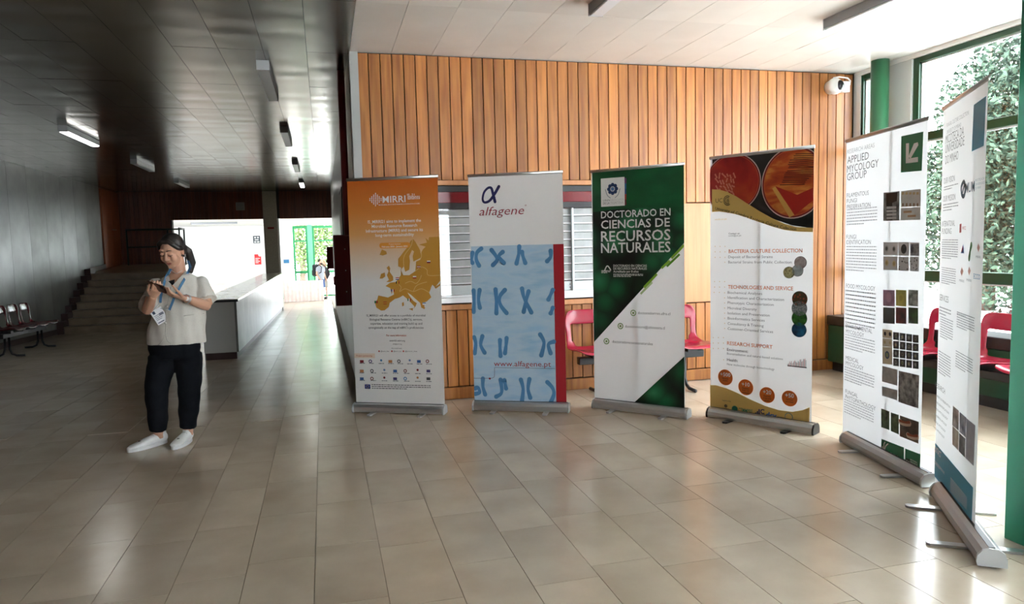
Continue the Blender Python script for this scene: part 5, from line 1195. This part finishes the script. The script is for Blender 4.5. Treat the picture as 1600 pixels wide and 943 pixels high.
# --- two people in the bright room
def walker(px, py, topy, top_col, leg_col, hair_col, label, turn, beard=False, sleeve_len=.4, shift=0):
    p = onS(px, py); p.y += shift; p.z = zf(p.y); w = empty('person', p, turn); tag(w, label, 'person'); hgt = (onY(px, topy, p.y).z-p.z); k = hgt/1.75
    V = lambda x, y, z: Vector((x*k, y*k, z*k)); S = lambda *r: [tuple(q*k for q in t) if isinstance(t, tuple) else t*k for t in r]
    g = MB(); g.ball(V(0, -.01, 1.63), (.075*k, .095*k, .115*k), 14, 10); g.tube([V(0, .0, 1.53), V(0, .02, 1.44)], S(.055, .065), 10); g.ball(V(0, -.105, 1.62), (.012*k, .02*k, .02*k), 8, 6)
    for s in (-1, 1): g.ball(V(s*.077, 0, 1.62), (.012*k, .02*k, .03*k), 8, 6)
    g.tube([V(0, .01, 1.46), V(0, 0, 1.40), V(0, 0, 1.2), V(0, 0, 1.0), V(0, 0, .88)], S((.08, .07), (.19, .1), (.17, .11), (.155, .105), (.15, .1)), 16, ref=(1, 0, 0))
    for s in (-1, 1):
        a, e, h = V(s*.2, .0, 1.38), V(s*.25, .02, 1.1), V(s*.2, -.1, .90); g.tube([a, e, h], S(.048, .04, .028), 10); hand(g, h, h-e+V(0, 0, -.05), (-s, 0, 0), (0, -1, 0), .5, k)
        g.tube([V(s*.09, 0, .92), V(s*.1, -.01, .5), V(s*.1, .02, .08)], S(.085, .055, .036), 12); g.tube([V(s*.1, .05, .03), V(s*.1, -.06, .04), V(s*.1, -.17, .02)], S(.033, .04, .025), 10)
    bd = g.build('body', SKIN, w); voxel(bd, .012, 2)
    g = MB(); g.tube([V(0, .01, 1.465), V(0, 0, 1.41), V(0, 0, 1.2), V(0, 0, 1.0), V(0, 0, .86)], S((.085, .075), (.2, .112), (.185, .124), (.175, .12), (.18, .125)), 18, ref=(1, 0, 0))
    for s in (-1, 1): a, e, h = V(s*.19, .0, 1.39), V(s*.25, .02, 1.1), V(s*.2, -.1, .90); g.tube([a, a.lerp(e, .6)] if sleeve_len < .5 else [a, e, h], S(.065, .062) if sleeve_len < .5 else S(.065, .055, .04), 12)
    voxel(g.build('shirt', top_col, w), .014, 2)
    g = MB(); g.tube([V(0, 0, .92), V(0, 0, .84)], S((.17, .118), (.165, .115)), 16, ref=(1, 0, 0))
    for s in (-1, 1): g.tube([V(s*.085, 0, .86), V(s*.1, -.01, .5)], S(.1, .092), 14)
    voxel(g.build('shorts', leg_col, w), .014, 2)
    g = MB(); g.ball(V(0, .02, 1.665), (.085*k, .095*k, .098*k), 16, 10)
    if beard: g.ball(V(0, -.055, 1.555), (.062*k, .055*k, .05*k), 12, 8)
    else: g.tube([V(0, .06, 1.66), V(0, .09, 1.5), V(0, .1, 1.34)], S(.07, .075, .05), 12)
    g.build('hair', hair_col, w)
    for s in (-1, 1): MB().tube([V(s*.1, .06, .035), V(s*.1, -.08, .04), V(s*.1, -.19, .025)], S(.042, .046, .03), 10).build('shoe', BLACK, w)
    return w, p, k
w, p, k = walker(503, 467, 404.5, mat('grey shirt', srgb(160, 166, 176), .8), mat('blue shorts', srgb(50, 84, 140), .8), mat('dark brown hair', (.03, .02, .015), .6), 'bearded person in grey shirt and blue shorts standing beyond the right far opening', math.radians(50), True)
q = empty('backpack', p+Matrix.Rotation(math.radians(50), 3, 'Z') @ Vector((0, .17*k, 1.0*k)), math.radians(50)); tag(q, 'black backpack worn by the bearded person in the far room', 'backpack')
NY = mat('black nylon', (.02, .022, .028), .7)
o = MB().cham((-.15, -.03, 0), (.15, .15, .46), .04).build('main_bag', NY, q); MB().cham((-.11, .15, .04), (.11, .2, .24), .02).build('front_pocket', NY, q)
for s in (-1, 1): MB().tube([(s*.1, -.02, .42), (s*.11, -.16, .46), (s*.12, -.30, .36), (s*.13, -.28, .16), (s*.14, -.03, .06)], .016, 8).build('strap', NY, q)
walker(508, 466.5, 407, mat('black top far', (.02, .02, .022), .8), mat('pale trousers', (.4, .36, .32), .8), mat('blond hair', srgb(150, 116, 70), .6), 'person in black with fair hair half hidden behind the bearded one', math.radians(-30), False, .9, .7)
